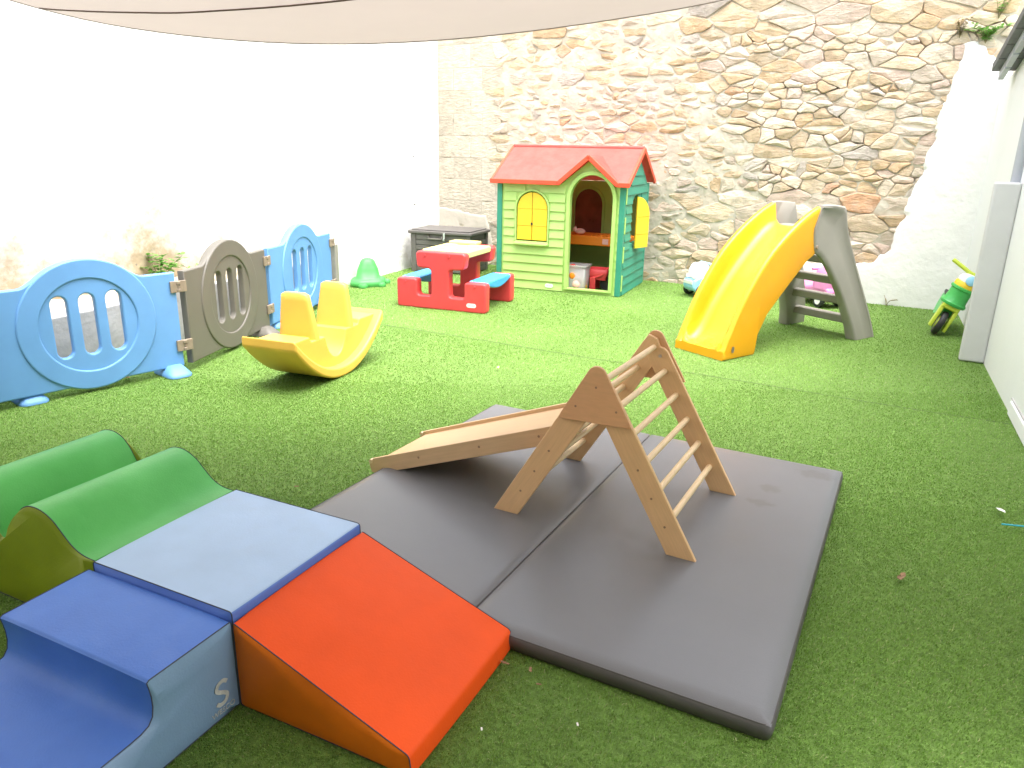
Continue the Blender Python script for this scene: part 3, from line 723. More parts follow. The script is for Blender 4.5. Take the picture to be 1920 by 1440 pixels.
# ================================================================== CLIMBING TRIANGLE
PZ = 0.072
PA = rad(-28.335)
PK = thing('climbing_triangle', 'wooden climbing triangle with round rungs standing on the grey mat', 'climbing frame', (-0.072, 2.971, PZ), PA)
def leg(parent, y, side):
    # outline in (s, z): left leg leans right, right leg leans left
    prof = [(0.0, 0.0), (0.118, 0.0), (0.500, 0.625), (0.470, 0.690), (0.430, 0.705), (0.405, 0.672)]
    if side:                                          # this leg ends in a round head turning on the bolt
        prof = [(0.90, 0.0), (0.782, 0.0), (0.452, 0.560)] + [(0.484 + 0.052 * math.cos(rad(a)), 0.602 + 0.052 * math.sin(rad(a))) for a in range(215, 20, -15)]
    V, F = plate(dens(prof, 0.12), [], 0.020, 0.0035)
    # own frame along the leg so that the grain runs with it
    ang = math.atan2(0.665, 0.405) if not side else math.atan2(0.665, -0.405)
    o_ = Vector((0 if not side else 0.90, y, 0))
    ux = Vector((math.cos(ang), 0, math.sin(ang))); uz = Vector((-math.sin(ang), 0, math.cos(ang)))
    P = []
    for v in V:
        w_ = Vector((v.x, y + v.z, v.y)) - o_; P.append((w_.dot(ux), w_.y, w_.dot(uz)))
    o = mesh_obj('leg', P, F, 'wood', parent, smooth=True, sharp=30)
    o.location = o_; o.rotation_euler = (0, -ang, 0)
    return o
def gus(y):
    out = [(0.300, 0.487), (0.612, 0.497)] + [(0.600, 0.520)] + arc(0.457, 0.684, 0.040, 28, 150, 8) + [(0.312, 0.515)]
    V, F = plate_xz(out, [], 0.014, y, 0.003)
    return V, F
WD = 0.70
RUNG_R = [(0.768 - 0.0622 * k, 0.118 + 0.1062 * k) for k in range(5)]
RUNG_L = [(0.132 + 0.0635 * k, 0.118 + 0.1055 * k) for k in range(5)]
for y, dy in ((0.012, -1), (WD - 0.012, 1)):
    leg(PK, y, 0); leg(PK, y - dy * 0.0015, 1)
    V, F = gus(y + dy * 0.0175); mesh_obj('gusset_plate', V, F, 'woodface', PK, smooth=True, sharp=30)
    for (s_, z_) in RUNG_R[:3] + RUNG_L[:3]:
        g = G(); g.tube([(s_, y + dy * 0.0102, z_), (s_, y + dy * 0.0118, z_)], 0.0048, 10); g.build('dowel_plug', 'plug', PK)
    for (s_, z_) in ((0.457, 0.640), (0.375, 0.55), (0.545, 0.555)):
        g = G(); g.tube([(s_, y + dy * 0.0245, z_), (s_, y + dy * 0.0262, z_)], 0.0045, 10); g.build('bolt', 'plug', PK)
    g = G(); g.tube([(0.492, y - dy * 0.0112, 0.612), (0.492, y - dy * 0.0150, 0.612)], 0.008, 12); g.build('bolt', 'steel', PK)
for (s_, z_) in RUNG_R + RUNG_L + [(0.458, 0.648)]:
    g = G(); g.tube([(0, 0, 0), (WD - 0.02, 0, 0)], 0.0135, 14)
    o = g.build('rung', 'dowel', PK, smooth=True, sharp=50); o.location = (s_, 0.01, z_); o.rotation_euler = (0, 0, rad(90))

# ramp hooked over a rung of the triangle
RL = 1.13; SLP = math.atan(0.375)
RP = thing('wooden_ramp', 'wooden slide ramp hooked onto the climbing triangle, its low end on the turf', 'ramp',
           (-0.072 + math.cos(PA) * (-0.765) - math.sin(PA) * 0.115, 2.971 + math.sin(PA) * (-0.765) + math.cos(PA) * 0.115, 0.012), rot=(0, -SLP, PA))
RW = 0.455
for y in (0.0, RW - 0.02):
    V, F = plate_xz([(0.0, 0.012), (0.03, 0.0), (RL - 0.05, 0.0), (RL, 0.03), (RL, 0.080), (0.035, 0.080), (0.0, 0.055)], [], 0.020, y + 0.01, 0.003)
    mesh_obj('side_rail', V, F, 'woodpale', RP, smooth=True, sharp=30)
    g = G(); g.tube([(0.016, y - 0.002, 0.068), (0.016, y + 0.022, 0.068)], 0.011, 12); g.build('end_dowel', 'dowel', RP, smooth=True, sharp=50)
    g = G(); g.b2((0.02, y + 0.002, -0.008), (0.07, y + 0.018, -0.001)); g.build('rubber_foot', 'rubber', RP)
for sx in (0.32, 0.68, 1.0):
    g = G(); g.tube([(sx, -0.0008, 0.045), (sx, 0.0005, 0.045)], 0.006, 10); g.build('dowel_plug', 'plug', RP)
g = G(); g.b2((0.045, 0.0205, 0.050), (RL - 0.01, RW - 0.0205, 0.062)); g.build('slide_board', 'woodpale', RP, bevel=0.002)
g = G(); g.b2((RL - 0.06, 0.0205, 0.020), (RL - 0.02, RW - 0.0205, 0.049)); g.build('hook_batten', 'wood', RP, bevel=0.003)

# ================================================================== YELLOW TWO-SEAT ROCKER
RK = thing('rocker', 'yellow two-seat rocking toy in front of the plastic fence', 'rocker', (-1.40, 5.22, 0), rad(70))
def bot(x): return 0.004 + 0.305 * (abs(x) / 0.56) ** 2.1
def band(name, hw, top, m, lim=0.56, bev=0.022):
    xs = [-lim + 2 * lim * i / 36 for i in range(37)]
    prof = [(x, bot(x)) for x in xs] + [(x, top(x)) for x in xs[::-1]]
    g = G(); g.prism(prof, lambda u, v, k: (u, -hw if k == 0 else hw, v)); return g.build(name, m, RK, bevel=bev, seg=4)
band('rocker_shell', 0.215, lambda x: max(bot(x) + 0.075, 0.345 if abs(x) > 0.50 else 0), 'lemon')
def seat(x):
    a = abs(x)
    if a > 0.30: return 0.350
    if a > 0.12: return 0.315
    return 0.315 - 0.17 * (1 - (a / 0.12) ** 2) ** 0.5
xs = [-0.555 + 1.11 * i / 60 for i in range(61)]
prof = [(x, bot(x) + 0.03) for x in xs] + [(x, max(seat(x), bot(x) + 0.05)) for x in xs[::-1]]
g = G(); g.prism(prof, lambda u, v, k: (u, -0.150 if k == 0 else 0.150, v)); g.build('seat_block', 'lemon', RK, bevel=0.018, seg=3)
for sg in (-1, 1):
    rings = []
    for k in range(9):
        q = k / 8; zc = 0.30 + 0.315 * q; hwid = 0.150 - 0.045 * q ** 1.2; th = 0.040 - 0.012 * q; xc = sg * (0.215 + 0.02 * q)
        rings.append([(xc + th * math.copysign(abs(math.cos(a)) ** 0.5, math.cos(a)), hwid * math.copysign(abs(math.sin(a)) ** 0.35, math.sin(a)), zc) for a in [2 * math.pi * j / 28 for j in range(28)]])
    rings.append([Vector(p).lerp(Vector((xc, 0, 0.622)), 0.25) + Vector((0, 0, 0.012)) for p in rings[-1]])
    g = G(); g.loft(rings); g.build('backrest', 'lemon', RK, smooth=True, sharp=60)

# ================================================================== PLASTIC FENCE PANELS
def fence_panel(name, A, B, m, label, feet=(0.12, 0.88), hinge=True):
    A, B = Vector((*A, 0)), Vector((*B, 0)); L = (B - A).length; a = math.atan2((B - A).y, (B - A).x)
    t = thing(name, label, 'fence panel', A, a, 'linked play fence panels')
    cx, cz, Ro, Ri = L / 2, 0.448, 0.425, 0.300
    zb, ze = 0.055, 0.735
    # outline: straight ends, the top sweeping up into the round middle
    tp = []
    for i in range(61):
        x = L * i / 60; d = abs(x - cx)
        ci = cz + math.sqrt(max(0, Ro ** 2 - d ** 2)) if d < Ro else cz - 2 * (d - Ro)
        e = ze - 0.012 - 0.030 * max(0, 1 - (L / 2 - d) / 0.16 if False else 0); k_ = 0.075
        q = max(0, k_ - abs(ci - e)) / k_; tp.append((x, max(ci, e) + q * q * k_ * 0.25))
    bt = []
    for i in range(21):
        x = L * i / 20; d = abs(x - cx); bt.append((x, min(zb, cz - math.sqrt(max(0, Ro ** 2 - d ** 2)) + 0.006) if d < Ro else zb))
    out = bt + tp[::-1]
    slots = [slot(cx + k * 0.165, cz + 0.005, 0.098, 0.40) for k in (-1, 0, 1)]
    V, F = plate_xz(out, slots, 0.050, 0.0, 0.009); mesh_obj('panel', V, F, m, t, smooth=True, sharp=50)
    V, F = plate_xz(arc(cx, cz, Ro, 0, 360, 64)[:-1], [arc(cx, cz, Ri, 0, 360, 56)[:-1]], 0.070, 0.0, 0.010); mesh_obj('ring', V, F, m, t, smooth=True, sharp=60)
    for fx in feet:
        pr = [(-0.085, -0.15), (0.085, -0.15), (0.085, 0.15), (-0.085, 0.15)]
        g = G(); rings = []
        for zz, k in ((0.004, 1.0), (0.018, 1.0), (0.030, 0.9), (0.075, 0.55)):
            rings.append([(fx * L + x * k, y * k + (0.10 if fx < 0.5 else 0.0), zz) for x, y in rnd(pr, 0.06, 5)])
        g.loft(rings); g.build('foot', m, t, smooth=True, sharp=60)
    if hinge:
        for zz in (0.205, 0.625):
            g = G()
            for q, r_ in ((-0.026, 0.018), (0.0, 0.013), (0.026, 0.018)): g.tube([(L + 0.012, -0.036, zz + q - 0.012), (L + 0.012, -0.036, zz + q + 0.012)], r_, 12)
            g.b2((L - 0.045, -0.042, zz - 0.040), (L + 0.070, -0.0265, zz + 0.040)); g.build('hinge_clip', 'hinge', t, bevel=0.004)
    return t
fence_panel('play_barrier', (-3.13, 4.27), (-2.375, 5.17), 'fblue', 'nearest sky blue fence panel with round window and three slots', feet=(0.17, 0.93))
fence_panel('play_barrier', (-2.345, 5.22), (-2.165, 6.43), 'fgrey', 'warm grey fence panel linked between two blue ones', feet=(0.9,))
fence_panel('play_barrier', (-2.155, 6.48), (-1.925, 7.78), 'fblue', 'farthest sky blue fence panel beyond the yellow rocker', feet=(0.1, 0.9))
fp = thing('fence_post', 'slim grey end post at the far end of the plastic fence', 'post', (-1.895, 7.86, 0), rad(80))
g = G(); g.b2((-0.02, -0.03, 0.004), (0.06, 0.03, 0.60)); g.build('post', 'sgrey', fp, bevel=0.012)
g = G(); g.b2((-0.06, -0.08, 0.003), (0.10, 0.08, 0.022)); g.build('base_plate', 'sgrey', fp, bevel=0.006)
# neighbour panel joining at the left, outside the picture
fence_panel('play_barrier', (-4.10, 3.62), (-3.16, 4.23), 'fblue', 'sky blue fence panel cut off by the left picture edge')

# ================================================================== STORAGE CHEST
CH = thing('storage_chest', 'dark grey resin storage chest with lid in the far corner', 'storage chest', (-1.372, 9.94, 0), rad(-20))
cw, cd, chh = 0.86, 0.60, 0.50
g = G(); g.b2((0.02, 0.02, 0.01), (cw - 0.02, cd - 0.02, chh)); g.build('body', 'chest', CH, bevel=0.008)
for x in (0.0, cw - 0.075):
    for y in (0.0, cd - 0.075):
        g = G(); g.b2((x, y, 0.004), (x + 0.075, y + 0.075, chh + 0.002)); g.build('corner_post', 'chest', CH, bevel=0.010)
for k in range(6):
    z0 = 0.02 + k * 0.068
    g = G(); g.b2((0.0755, 0.006, z0), (cw - 0.0755, 0.030, z0 + 0.060)); g.build('front_board', 'chest', CH, bevel=0.006)
    g = G(); g.b2((cw - 0.030, 0.0755, z0), (cw - 0.006, cd - 0.0755, z0 + 0.060)); g.build('side_board', 'chest', CH, bevel=0.006)
g = G(); g.b2((0.0755, 0.004, 0.43), (cw - 0.0755, 0.030, 0.498)); g.build('front_rail', 'chest', CH, bevel=0.006)
g = G(); g.b2((-0.025, -0.030, chh + 0.003), (cw + 0.025, cd + 0.02, chh + 0.045)); g.build('lid', 'chest', CH, bevel=0.014, seg=3)
g = G(); g.b2((0.015, 0.01, chh + 0.046), (cw - 0.015, cd - 0.02, chh + 0.060)); g.build('lid_panel', 'chest', CH, bevel=0.010)
g = G(); g.tube([(0.27, -0.003, 0.49), (0.27, -0.022, 0.445), (0.46, -0.022, 0.445), (0.46, -0.003, 0.49)], 0.012, 8); g.build('handle', 'fgrey', CH, smooth=True)
g = G(); g.b2((0.485, -0.036, 0.455), (0.515, -0.0305, 0.53)); g.b2((0.488, -0.046, 0.43), (0.512, -0.030, 0.462)); g.build('latch', 'steel', CH, bevel=0.004)
g = G(); g.b2((cw + 0.0005, 0.22, 0.40), (cw + 0.006, 0.30, 0.43)); g.build('grip_slot', 'rubber', CH)

# ================================================================== PICNIC TABLE
PT = thing('picnic_table', 'red toddler picnic table with pale yellow top and two blue benches', 'picnic table', (-1.212, 7.671, 0), rad(-21))
def ptside(y):
    out = [(0.0, 0.0), (1.0, 0.0), (1.0, 0.30), (0.765, 0.30), (0.765, 0.135), (0.595, 0.135), (0.595, 0.41), (0.76, 0.42), (0.78, 0.56), (0.755, 0.585), (0.255, 0.585), (0.225, 0.56), (0.235, 0.42), (0.395, 0.41), (0.395, 0.135), (0.235, 0.135), (0.235, 0.30), (0.0, 0.30)]
    V, F = plate_xz(rnd(out, 0.035, 4), [], 0.11, y, 0.016); return mesh_obj('end_frame', V, F, 'red', PT, smooth=True, sharp=50)
PD = 0.80
ptside(0.055); ptside(PD - 0.055)
g = G(); g.b2((0.24, 0.112, 0.525), (0.765, PD - 0.112, 0.592)); tp = g.build('table_top', 'tyellow', PT, bevel=0.018, seg=3)
for (x, y) in ((0.36, 0.27), (0.64, 0.27), (0.36, 0.53), (0.64, 0.53)):
    g = G(); g.lathe([(0.085, 0.593), (0.085, 0.598), (0.078, 0.600), (0.074, 0.595)], 24, (x, y, 0)); g.build('place_ring', 'tyellow', tp, smooth=True, sharp=50)
g = G(); g.b2((0.30, PD - 0.19, 0.593), (0.62, PD - 0.03, 0.625)); g.build('moulded_tray', 'tyellow', tp, bevel=0.012)
for x0, x1 in ((0.01, 0.225), (0.775, 0.99)):
    prof = []
    for k in range(13):
        y = 0.09 + (PD - 0.18) * k / 12; prof.append((y, 0.268 - 0.055 * math.sin(math.pi * k / 12)))
    prof += [(PD - 0.09, 0.306), (0.09, 0.306)]
    g = G(); g.prism(prof, lambda u, v, k: (x0 if k == 0 else x1, u, v)); g.build('bench', 'tblue', PT, bevel=0.016, seg=3)
for y in (-0.0025, PD + 0.0025):
    for (x, z_) in ((0.10, 0.265), (0.88, 0.265), (0.33, 0.545), (0.60, 0.545)):
        g = G(); g.tube([(x, y - 0.004, z_), (x, y + 0.004, z_)], 0.014, 12); g.build('bolt_cap', 'red', PT, bevel=0.002)
def oval_label(parent, cx, cz, y, wd, ht, txt, mm='white'):
    g = G(); g.prism(slot_h(cx, cz, wd, ht), lambda u, v, k: (u, y if k == 0 else y - 0.002, v)); l = g.build('label', mm, parent)
    V, F = text_geo(txt, ht * 0.5, 0.0003); mesh_obj('lettering', [Vector((cx + v.x * 0.8, y - 0.0026 - v.z, cz + v.y)) for v in V], F, 'ink', l)
def slot_h(cx, cz, wd, ht):
    r = ht / 2; return arc(cx + wd / 2 - r, cz, r, -90, 90, 8) + arc(cx - wd / 2 + r, cz, r, 90, 270, 8)
oval_label(PT, 0.845, 0.075, -0.0005, 0.105, 0.042, 'little tikes')

# ================================================================== PLAYHOUSE
HA = math.atan2(-0.3816, 0.9243)
HS = thing('playhouse', 'green plastic playhouse with red roof and yellow shutters', 'playhouse', (-0.197, 8.957, 0), HA)
HW, HD = 1.50, 1.12
door = [(0.885, 0.055), (1.375, 0.055)] + [(1.375, 1.06)] + [(1.13 + 0.245 * math.cos(rad(a)), 1.06 + 0.262 * math.sin(rad(a))) for a in range(8, 180, 8)] + [(0.885, 1.06)]
win = [(0.235, 0.56), (0.62, 0.56), (0.62, 0.93)] + [(0.4275 + 0.1925 * math.cos(rad(a)), 0.93 + 0.195 * math.sin(rad(a))) for a in range(10, 180, 10)] + [(0.235, 0.93)]
front = [(0.0, 0.0), (HW, 0.0), (HW, 1.22), (1.43, 1.22), (1.10, 1.485), (0.77, 1.22), (0.0, 1.22)]
V, F = plate_xz(front, [door, win], 0.05, 0.025, 0.004); fw = mesh_obj('front_wall', V, F, 'hgreen', HS, smooth=True, sharp=40)
# raised rim round the doorway and the window
def rim(name, loop, wd, dep, y, m, parent):
    cx = sum(p[0] for p in loop) / len(loop); cz = sum(p[1] for p in loop) / len(loop)
    g = G(); rings = []
    n = len(loop)
    P = [Vector((p[0], 0, p[1])) for p in loop]
    for k in range(n):
        tt = (P[(k + 1) % n] - P[k - 1]).normalized(); nn = Vector((tt.z, 0, -tt.x))
        if (P[k] - Vector((cx, 0, cz))).dot(nn) < 0: nn = -nn
        rings.append([P[k] + Vector((0, y, 0)), P[k] + Vector((0, y - dep, 0)), P[k] + nn * wd + Vector((0, y - dep, 0)), P[k] + nn * wd + Vector((0, y, 0))])
    rings.append(rings[0]); g.loft(rings, cap=False); return g.build(name, m, parent, bevel=0.005)
rim('door_frame', door, 0.045, 0.030, 0.004, 'hgreen', HS)
rim('window_frame', [(x, z_) for x, z_ in win], 0.022, 0.030, 0.004, 'hgreen', HS)
# lapped boards on the front
def lap(x0, x1, z0, h, y, m, parent):
    g = G(); g.add([(x0, y, z0), (x1, y, z0), (x1, y - 0.020, z0 + 0.002), (x0, y - 0.020, z0 + 0.002), (x0, y, z0 + h), (x1, y, z0 + h), (x1, y - 0.003, z0 + h), (x0, y - 0.003, z0 + h)],
                   [[0, 1, 2, 3], [4, 7, 6, 5], [3, 2, 6, 7], [0, 4, 5, 1], [0, 3, 7, 4], [1, 5, 6, 2]])
    return g.build('siding_board', m, parent)
BHT = 0.1005
for k in range(12):
    z0 = 0.008 + k * BHT; zt = z0 + BHT
    if zt < 0.545 or z0 > 1.12:
        if not (z0 > 1.12): lap(0.075, 0.822, z0, BHT - 0.004, 0.003, 'hgreen', HS)
        else: lap(0.075, 0.760, z0, BHT - 0.004, 0.003, 'hgreen', HS)
    else:
        hw = 0.1925 if z0 < 0.93 else max(0.0, 0.1925 * math.sqrt(max(0, 1 - ((z0 - 0.93) / 0.195) ** 2)))
        lap(0.075, 0.4275 - hw - 0.024, z0, BHT - 0.004, 0.003, 'hgreen', HS); lap(0.4275 + hw + 0.024, 0.822, z0, BHT - 0.004, 0.003, 'hgreen', HS)
    lap(1.437, 1.447 + 0.012, z0, BHT - 0.004, 0.003, 'hgreen', HS)
# shutters
for sg in (-1, 1):
    x0 = 0.4275
    if sg < 0: lp = [(0.245, 0.575), (0.424, 0.575), (0.424, 1.112)] + [(0.4275 + 0.182 * math.cos(rad(a)), 0.93 + 0.183 * math.sin(rad(a))) for a in range(95, 181, 9)]
    else: lp = [(0.431, 0.575), (0.610, 0.575)] + [(0.4275 + 0.182 * math.cos(rad(a)), 0.93 + 0.183 * math.sin(rad(a))) for a in range(0, 86, 9)] + [(0.431, 1.112)]
    V, F = plate_xz(lp, [], 0.022, 0.0, 0.004); s_ = mesh_obj('shutter', V, F, 'hyellow', HS, smooth=True, sharp=40)
    xa, xb = (0.25, 0.419) if sg < 0 else (0.436, 0.605)
    for zz in (0.74, 0.93):
        g = G(); g.b2((xa, -0.016, zz), (xb, -0.0115, zz + 0.012)); g.build('shutter_rail', 'hyellow', s_, bevel=0.0015)
g = G(); g.tube([(0.4275, -0.0135, 0.76), (0.4275, -0.018, 0.76)], 0.014, 10); g.build('finger_hole', 'rubber', HS)
g = G(); g.b2((0.215, -0.060, 0.515), (0.640, 0.003, 0.548)); g.build('window_sill', 'hgreen', HS, bevel=0.010)
# corner posts
for x in (-0.012, HW - 0.050):
    g = G(); g.b2((x, -0.022, 0.003), (x + 0.062, 0.060, 1.215)); g.build('corner_post', 'hdark', HS, bevel=0.008)
    g = G(); g.b2((x, HD - 0.060, 0.003), (x + 0.062, HD + 0.012, 1.215)); g.build('corner_post', 'hdark', HS, bevel=0.008)
# side walls (dark green), the right one with an open window
def side(x, wn):
    out = [(0.062, 0.004), (HD - 0.062, 0.004), (HD - 0.062, 1.215), (HD / 2, 1.545), (0.062, 1.215)]
    hole = [[(0.33, 0.56), (0.78, 0.56), (0.78, 0.90)] + [(0.555 + 0.225 * math.cos(rad(a)), 0.90 + 0.2 * math.sin(rad(a))) for a in range(10, 180, 10)] + [(0.33, 0.90)]] if wn else []
    V, F = plate(out, hole, 0.045, 0.004)
    mesh_obj('side_wall', [Vector((x + v.z, v.x, v.y)) for v in V], F, 'hdark', HS, smooth=True, sharp=40)
side(HW - 0.022, True); side(0.022, False)
for k in range(15):
    z0 = 0.008 + k * BHT
    if z0 > 1.45: break
    inset = 0 if z0 + BHT < 1.215 else (z0 + BHT - 1.215) / 0.33 * (HD / 2 - 0.062)
    spans = [(0.064 + inset, HD - 0.064 - inset)]
    if 0.5 < z0 < 1.05: spans = [(0.064, 0.325), (0.785, HD - 0.064)]
    for (y0, y1) in spans:
        if y1 - y0 < 0.04: continue
        X = HW + 0.0015
        g = G(); g.add([(X, y0, z0), (X, y1, z0), (X + 0.018, y1, z0 + 0.002), (X + 0.018, y0, z0 + 0.002), (X, y0, z0 + BHT - .004), (X, y1, z0 + BHT - .004), (X + 0.003, y1, z0 + BHT - .004), (X + 0.003, y0, z0 + BHT - .004)],
                       [[0, 1, 2, 3], [4, 7, 6, 5], [3, 2, 6, 7], [0, 4, 5, 1], [0, 3, 7, 4], [1, 5, 6, 2]]); g.build('siding_board', 'hdark', HS)
for k in range(4):
    g = G(); g.b2((HW + 0.0125, 0.012, 0.06 + k * 0.32), (HW + 0.020, 0.050, 0.24 + k * 0.32)); g.build('corner_clip', 'hgreen', HS, bevel=0.002)
# open shutter on the right side
lp = [(0.0, 0.50), (0.235, 0.50), (0.235, 0.86)] + [(0.235 * math.cos(rad(a)), 0.86 + 0.225 * math.sin(rad(a))) for a in range(10, 91, 10)]
V, F = plate_xz(lp, [], 0.022, 0.0, 0.004)
so = mesh_obj('shutter', V, F, 'hyellow', HS, smooth=True, sharp=40); so.location = (HW + 0.035, 0.46, 0.0); so.rotation_euler = (0, 0, rad(66))
for zz in (0.66, 0.86):
    g = G(); g.b2((0.01, -0.016, zz), (0.225, -0.0115, zz + 0.014)); g.build('shutter_rail', 'hyellow', so, bevel=0.0015)
# back wall with an arch, the dark behind it an added brown sheet, inner frame
bdoor = [(0.59, 0.45), (0.95, 0.45), (0.95, 0.93)] + [(0.77 + 0.18 * math.cos(rad(a)), 0.93 + 0.19 * math.sin(rad(a))) for a in range(10, 180, 10)] + [(0.59, 0.93)]
V, F = plate_xz([(0.0, 0.0), (HW, 0.0), (HW, 1.22), (0.0, 1.22)], [bdoor], 0.045, HD - 0.024, 0.004); mesh_obj('back_wall', V, F, 'hgreen', HS, smooth=True, sharp=40)
rim('window_frame', bdoor, 0.035, 0.02, HD - 0.047, 'hgreen', HS)
V, F = plate_xz(bdoor, [], 0.006, HD - 0.03, 0.001); mesh_obj('arch_infill', V, F, 'archfill', HS)
# roof: main gable and a cross gable over the door
e0, rz_, ry = 1.222, 1.585, HD / 2
yf = -0.075
roofs = [[(-0.05, yf, e0), (0.765, yf, e0), (1.10, 0.395, 1.497), (1.435, yf, e0), (HW + 0.05, yf, e0), (HW + 0.05, ry, rz_), (-0.05, ry, rz_)],
         [(-0.05, HD + 0.075, e0), (HW + 0.05, HD + 0.075, e0), (HW + 0.05, ry, rz_), (-0.05, ry, rz_)],
         [(0.765, yf, e0), (1.10, yf - 0.01, 1.497), (1.10, 0.395, 1.497)], [(1.435, yf, e0), (1.10, yf - 0.01, 1.497), (1.10, 0.395, 1.497)]]
for P in roofs:
    P = [Vector(p) for p in P]; nrm = (P[1] - P[0]).cross(P[2] - P[1]).normalized()
    if nrm.z < 0: nrm = -nrm
    if len(P) == 7:
        faces = [[0, 1, 2, 6], [2, 5, 6], [2, 3, 4, 5]]
    else: faces = [list(range(len(P)))]
    n = len(P); V = P + [p + nrm * 0.030 for p in P]
    F = [f[::-1] for f in faces] + [[i + n for i in f] for f in faces] + [[i, (i + 1) % n, n + (i + 1) % n, n + i] for i in range(n)]
    mesh_obj('roof_panel', V, F, 'roof', HS)
fr = [(-0.06, yf, e0), (0.765, yf, e0), (1.10, yf - 0.01, 1.503), (1.435, yf, e0), (HW + 0.06, yf, e0)]
g = G()
for a, b in zip(fr[:-1], fr[1:]):
    a, b = Vector(a), Vector(b); d = (b - a); mid = (a + b) / 2; R = Matrix.Rotation(-math.atan2(d.z, d.x), 3, 'Y')
    g.box(mid + Vector((0, -0.016, 0.008)), (d.length + 0.02, 0.030, 0.050), R=R)
g.build('roof_trim', 'roofrim', HS, bevel=0.006)
for xx in (-0.055, HW + 0.055):
    g = G()
    for a, b in (((xx, yf, e0), (xx, ry, rz_)), ((xx, ry, rz_), (xx, HD + 0.075, e0))):
        a, b = Vector(a), Vector(b); d = b - a; R = Matrix.Rotation(math.atan2(d.z, d.y), 3, 'X'); g.box((a + b) / 2 + Vector((0, 0, 0.012)), (0.030, d.length + 0.03, 0.052), R=R)
    g.build('roof_trim', 'roofrim', HS, bevel=0.006)
g = G(); g.tube([(-0.05, ry, rz_ + 0.03), (HW + 0.05, ry, rz_ + 0.03)], 0.024, 10); g.build('ridge_cap', 'roof', HS, smooth=True, sharp=50)
# inside counter
g = G(); g.b2((0.45, 0.52, 0.490), (HW - 0.05, 0.90, 0.605)); ct = g.build('counter', 'horange', HS, bevel=0.012)
for k in range(4):
    g = G(); g.b2((0.98 + k * 0.06, 0.53, 0.606), (1.005 + k * 0.06, 0.60, 0.620)); g.build('knob', 'horange', ct, bevel=0.004)
g = G(); g.b2((1.13, 0.514, 0.515), (1.20, 0.5195, 0.575)); g.build('sticker', 'palepink', ct)
oval_label(HS, 0.665, 0.062, -0.018, 0.10, 0.045, 'little tikes')

def hloc(x, y, z_=0.0): return Vector((-0.197, 8.957, z_)) + Vector((math.cos(HA), math.sin(HA), 0)) * x + Vector((-math.sin(HA), math.cos(HA), 0)) * y
# things in the playhouse
bn = thing('storage_tub', 'frosted plastic tub of toys in the playhouse doorway', 'tub', hloc(0.955, 0.16), HA)
rings = []
for zz, k in ((0.004, 0.86), (0.02, 0.88), (0.30, 1.0)): rings.append([(x * k, y * k, zz) for x, y in rnd([(-0.125, -0.10), (0.125, -0.10), (0.125, 0.10), (-0.125, 0.10)], 0.03, 4)])
g = G(); g.loft(rings, cap=False); k = len(rings[0]); g.F.append(list(range(k))); g.build('tub', 'frosted', bn, smooth=True, sharp=60, solid=0.003)
g = G(); g.loft([[(x, y, zz) for x, y in rnd([(-r1, -r2), (r1, -r2), (r1, r2), (-r1, r2)], 0.03, 4)] for zz, r1, r2 in ((0.298, 0.128, 0.103), (0.298, 0.140, 0.115), (0.312, 0.140, 0.115), (0.312, 0.127, 0.102), (0.298, 0.128, 0.103))], cap=False); g.build('rim', 'frosted', bn, smooth=True, sharp=40)
for (x, y, zz, r, m) in ((-0.05, -0.02, 0.19, 0.07, 'horange'), (0.05, 0.0, 0.22, 0.06, 'red'), (0.0, -0.03, 0.09, 0.08, 'palepink'), (0.06, -0.04, 0.06, 0.05, 'hyellow'), (-0.06, 0.03, 0.26, 0.05, 'red')):
    b_ = tag(G().lathe([(r * math.sin(rad(a)) + 0.0005, -r * math.cos(rad(a))) for a in range(0, 181, 15)], 14, hloc(0.955, 0.16) + Vector((x, y, zz))).build('toy_ball', m, None, smooth=True),
             {'horange': 'orange toy ball inside the frosted tub', 'palepink': 'pale pink toy ball low inside the frosted tub', 'hyellow': 'small yellow toy ball at the bottom of the frosted tub'}.get(m, 'red toy ball inside the frosted tub' if x > 0 else 'topmost red toy ball in the frosted tub'), 'ball', 'balls in the frosted tub')
wb = thing('toy_wheelbarrow', 'red toy wheelbarrow inside the playhouse doorway', 'wheelbarrow', hloc(1.17, 0.34), HA)
rings = [[(x * k + 0.0, y * k, zz) for x, y in rnd([(-0.13, -0.11), (0.13, -0.11), (0.13, 0.11), (-0.13, 0.11)], 0.03, 4)] for zz, k in ((0.13, 0.7), (0.16, 0.75), (0.255, 1.0))]
g = G(); g.loft(rings, cap=False); g.F.append(list(range(len(rings[0])))); g.build('tray', 'red', wb, smooth=True, sharp=60, solid=0.008)
for y in (-0.09, 0.09):
    g = G(); g.tube(smoothpts([(-0.10, y, 0.14), (0.05, y, 0.19), (0.12, y, 0.27), (0.20, y, 0.32), (0.30, y, 0.325)], 4), 0.014, 8); g.build('handle', 'red', wb, smooth=True)
    g = G(); g.b2((-0.09, y - 0.02, 0.003), (-0.02, y + 0.02, 0.16)); g.build('leg', 'red', wb, bevel=0.006)
g = G(); g.lathe([(0.05, -0.025), (0.075, -0.025), (0.08, 0.0), (0.075, 0.025), (0.05, 0.025)], 20, (0.09, 0, 0.082), Matrix.Rotation(rad(90), 3, 'X')); g.build('wheel', 'rubber', wb, smooth=True, sharp=50)
pg = thing('pink_toy', 'small pink toy lying on the orange counter of the playhouse', 'toy', hloc(0.82, 0.60, 0.608), HA)
g = G(); g.lathe([(0.035 * math.sin(rad(a)) + 0.0005, 0.036 - 0.035 * math.cos(rad(a))) for a in range(0, 181, 18)], 14); g.V = [Vector((v.x * 1.9, v.y, v.z)) for v in g.V]; g.build('body', 'palepink', pg, smooth=True)
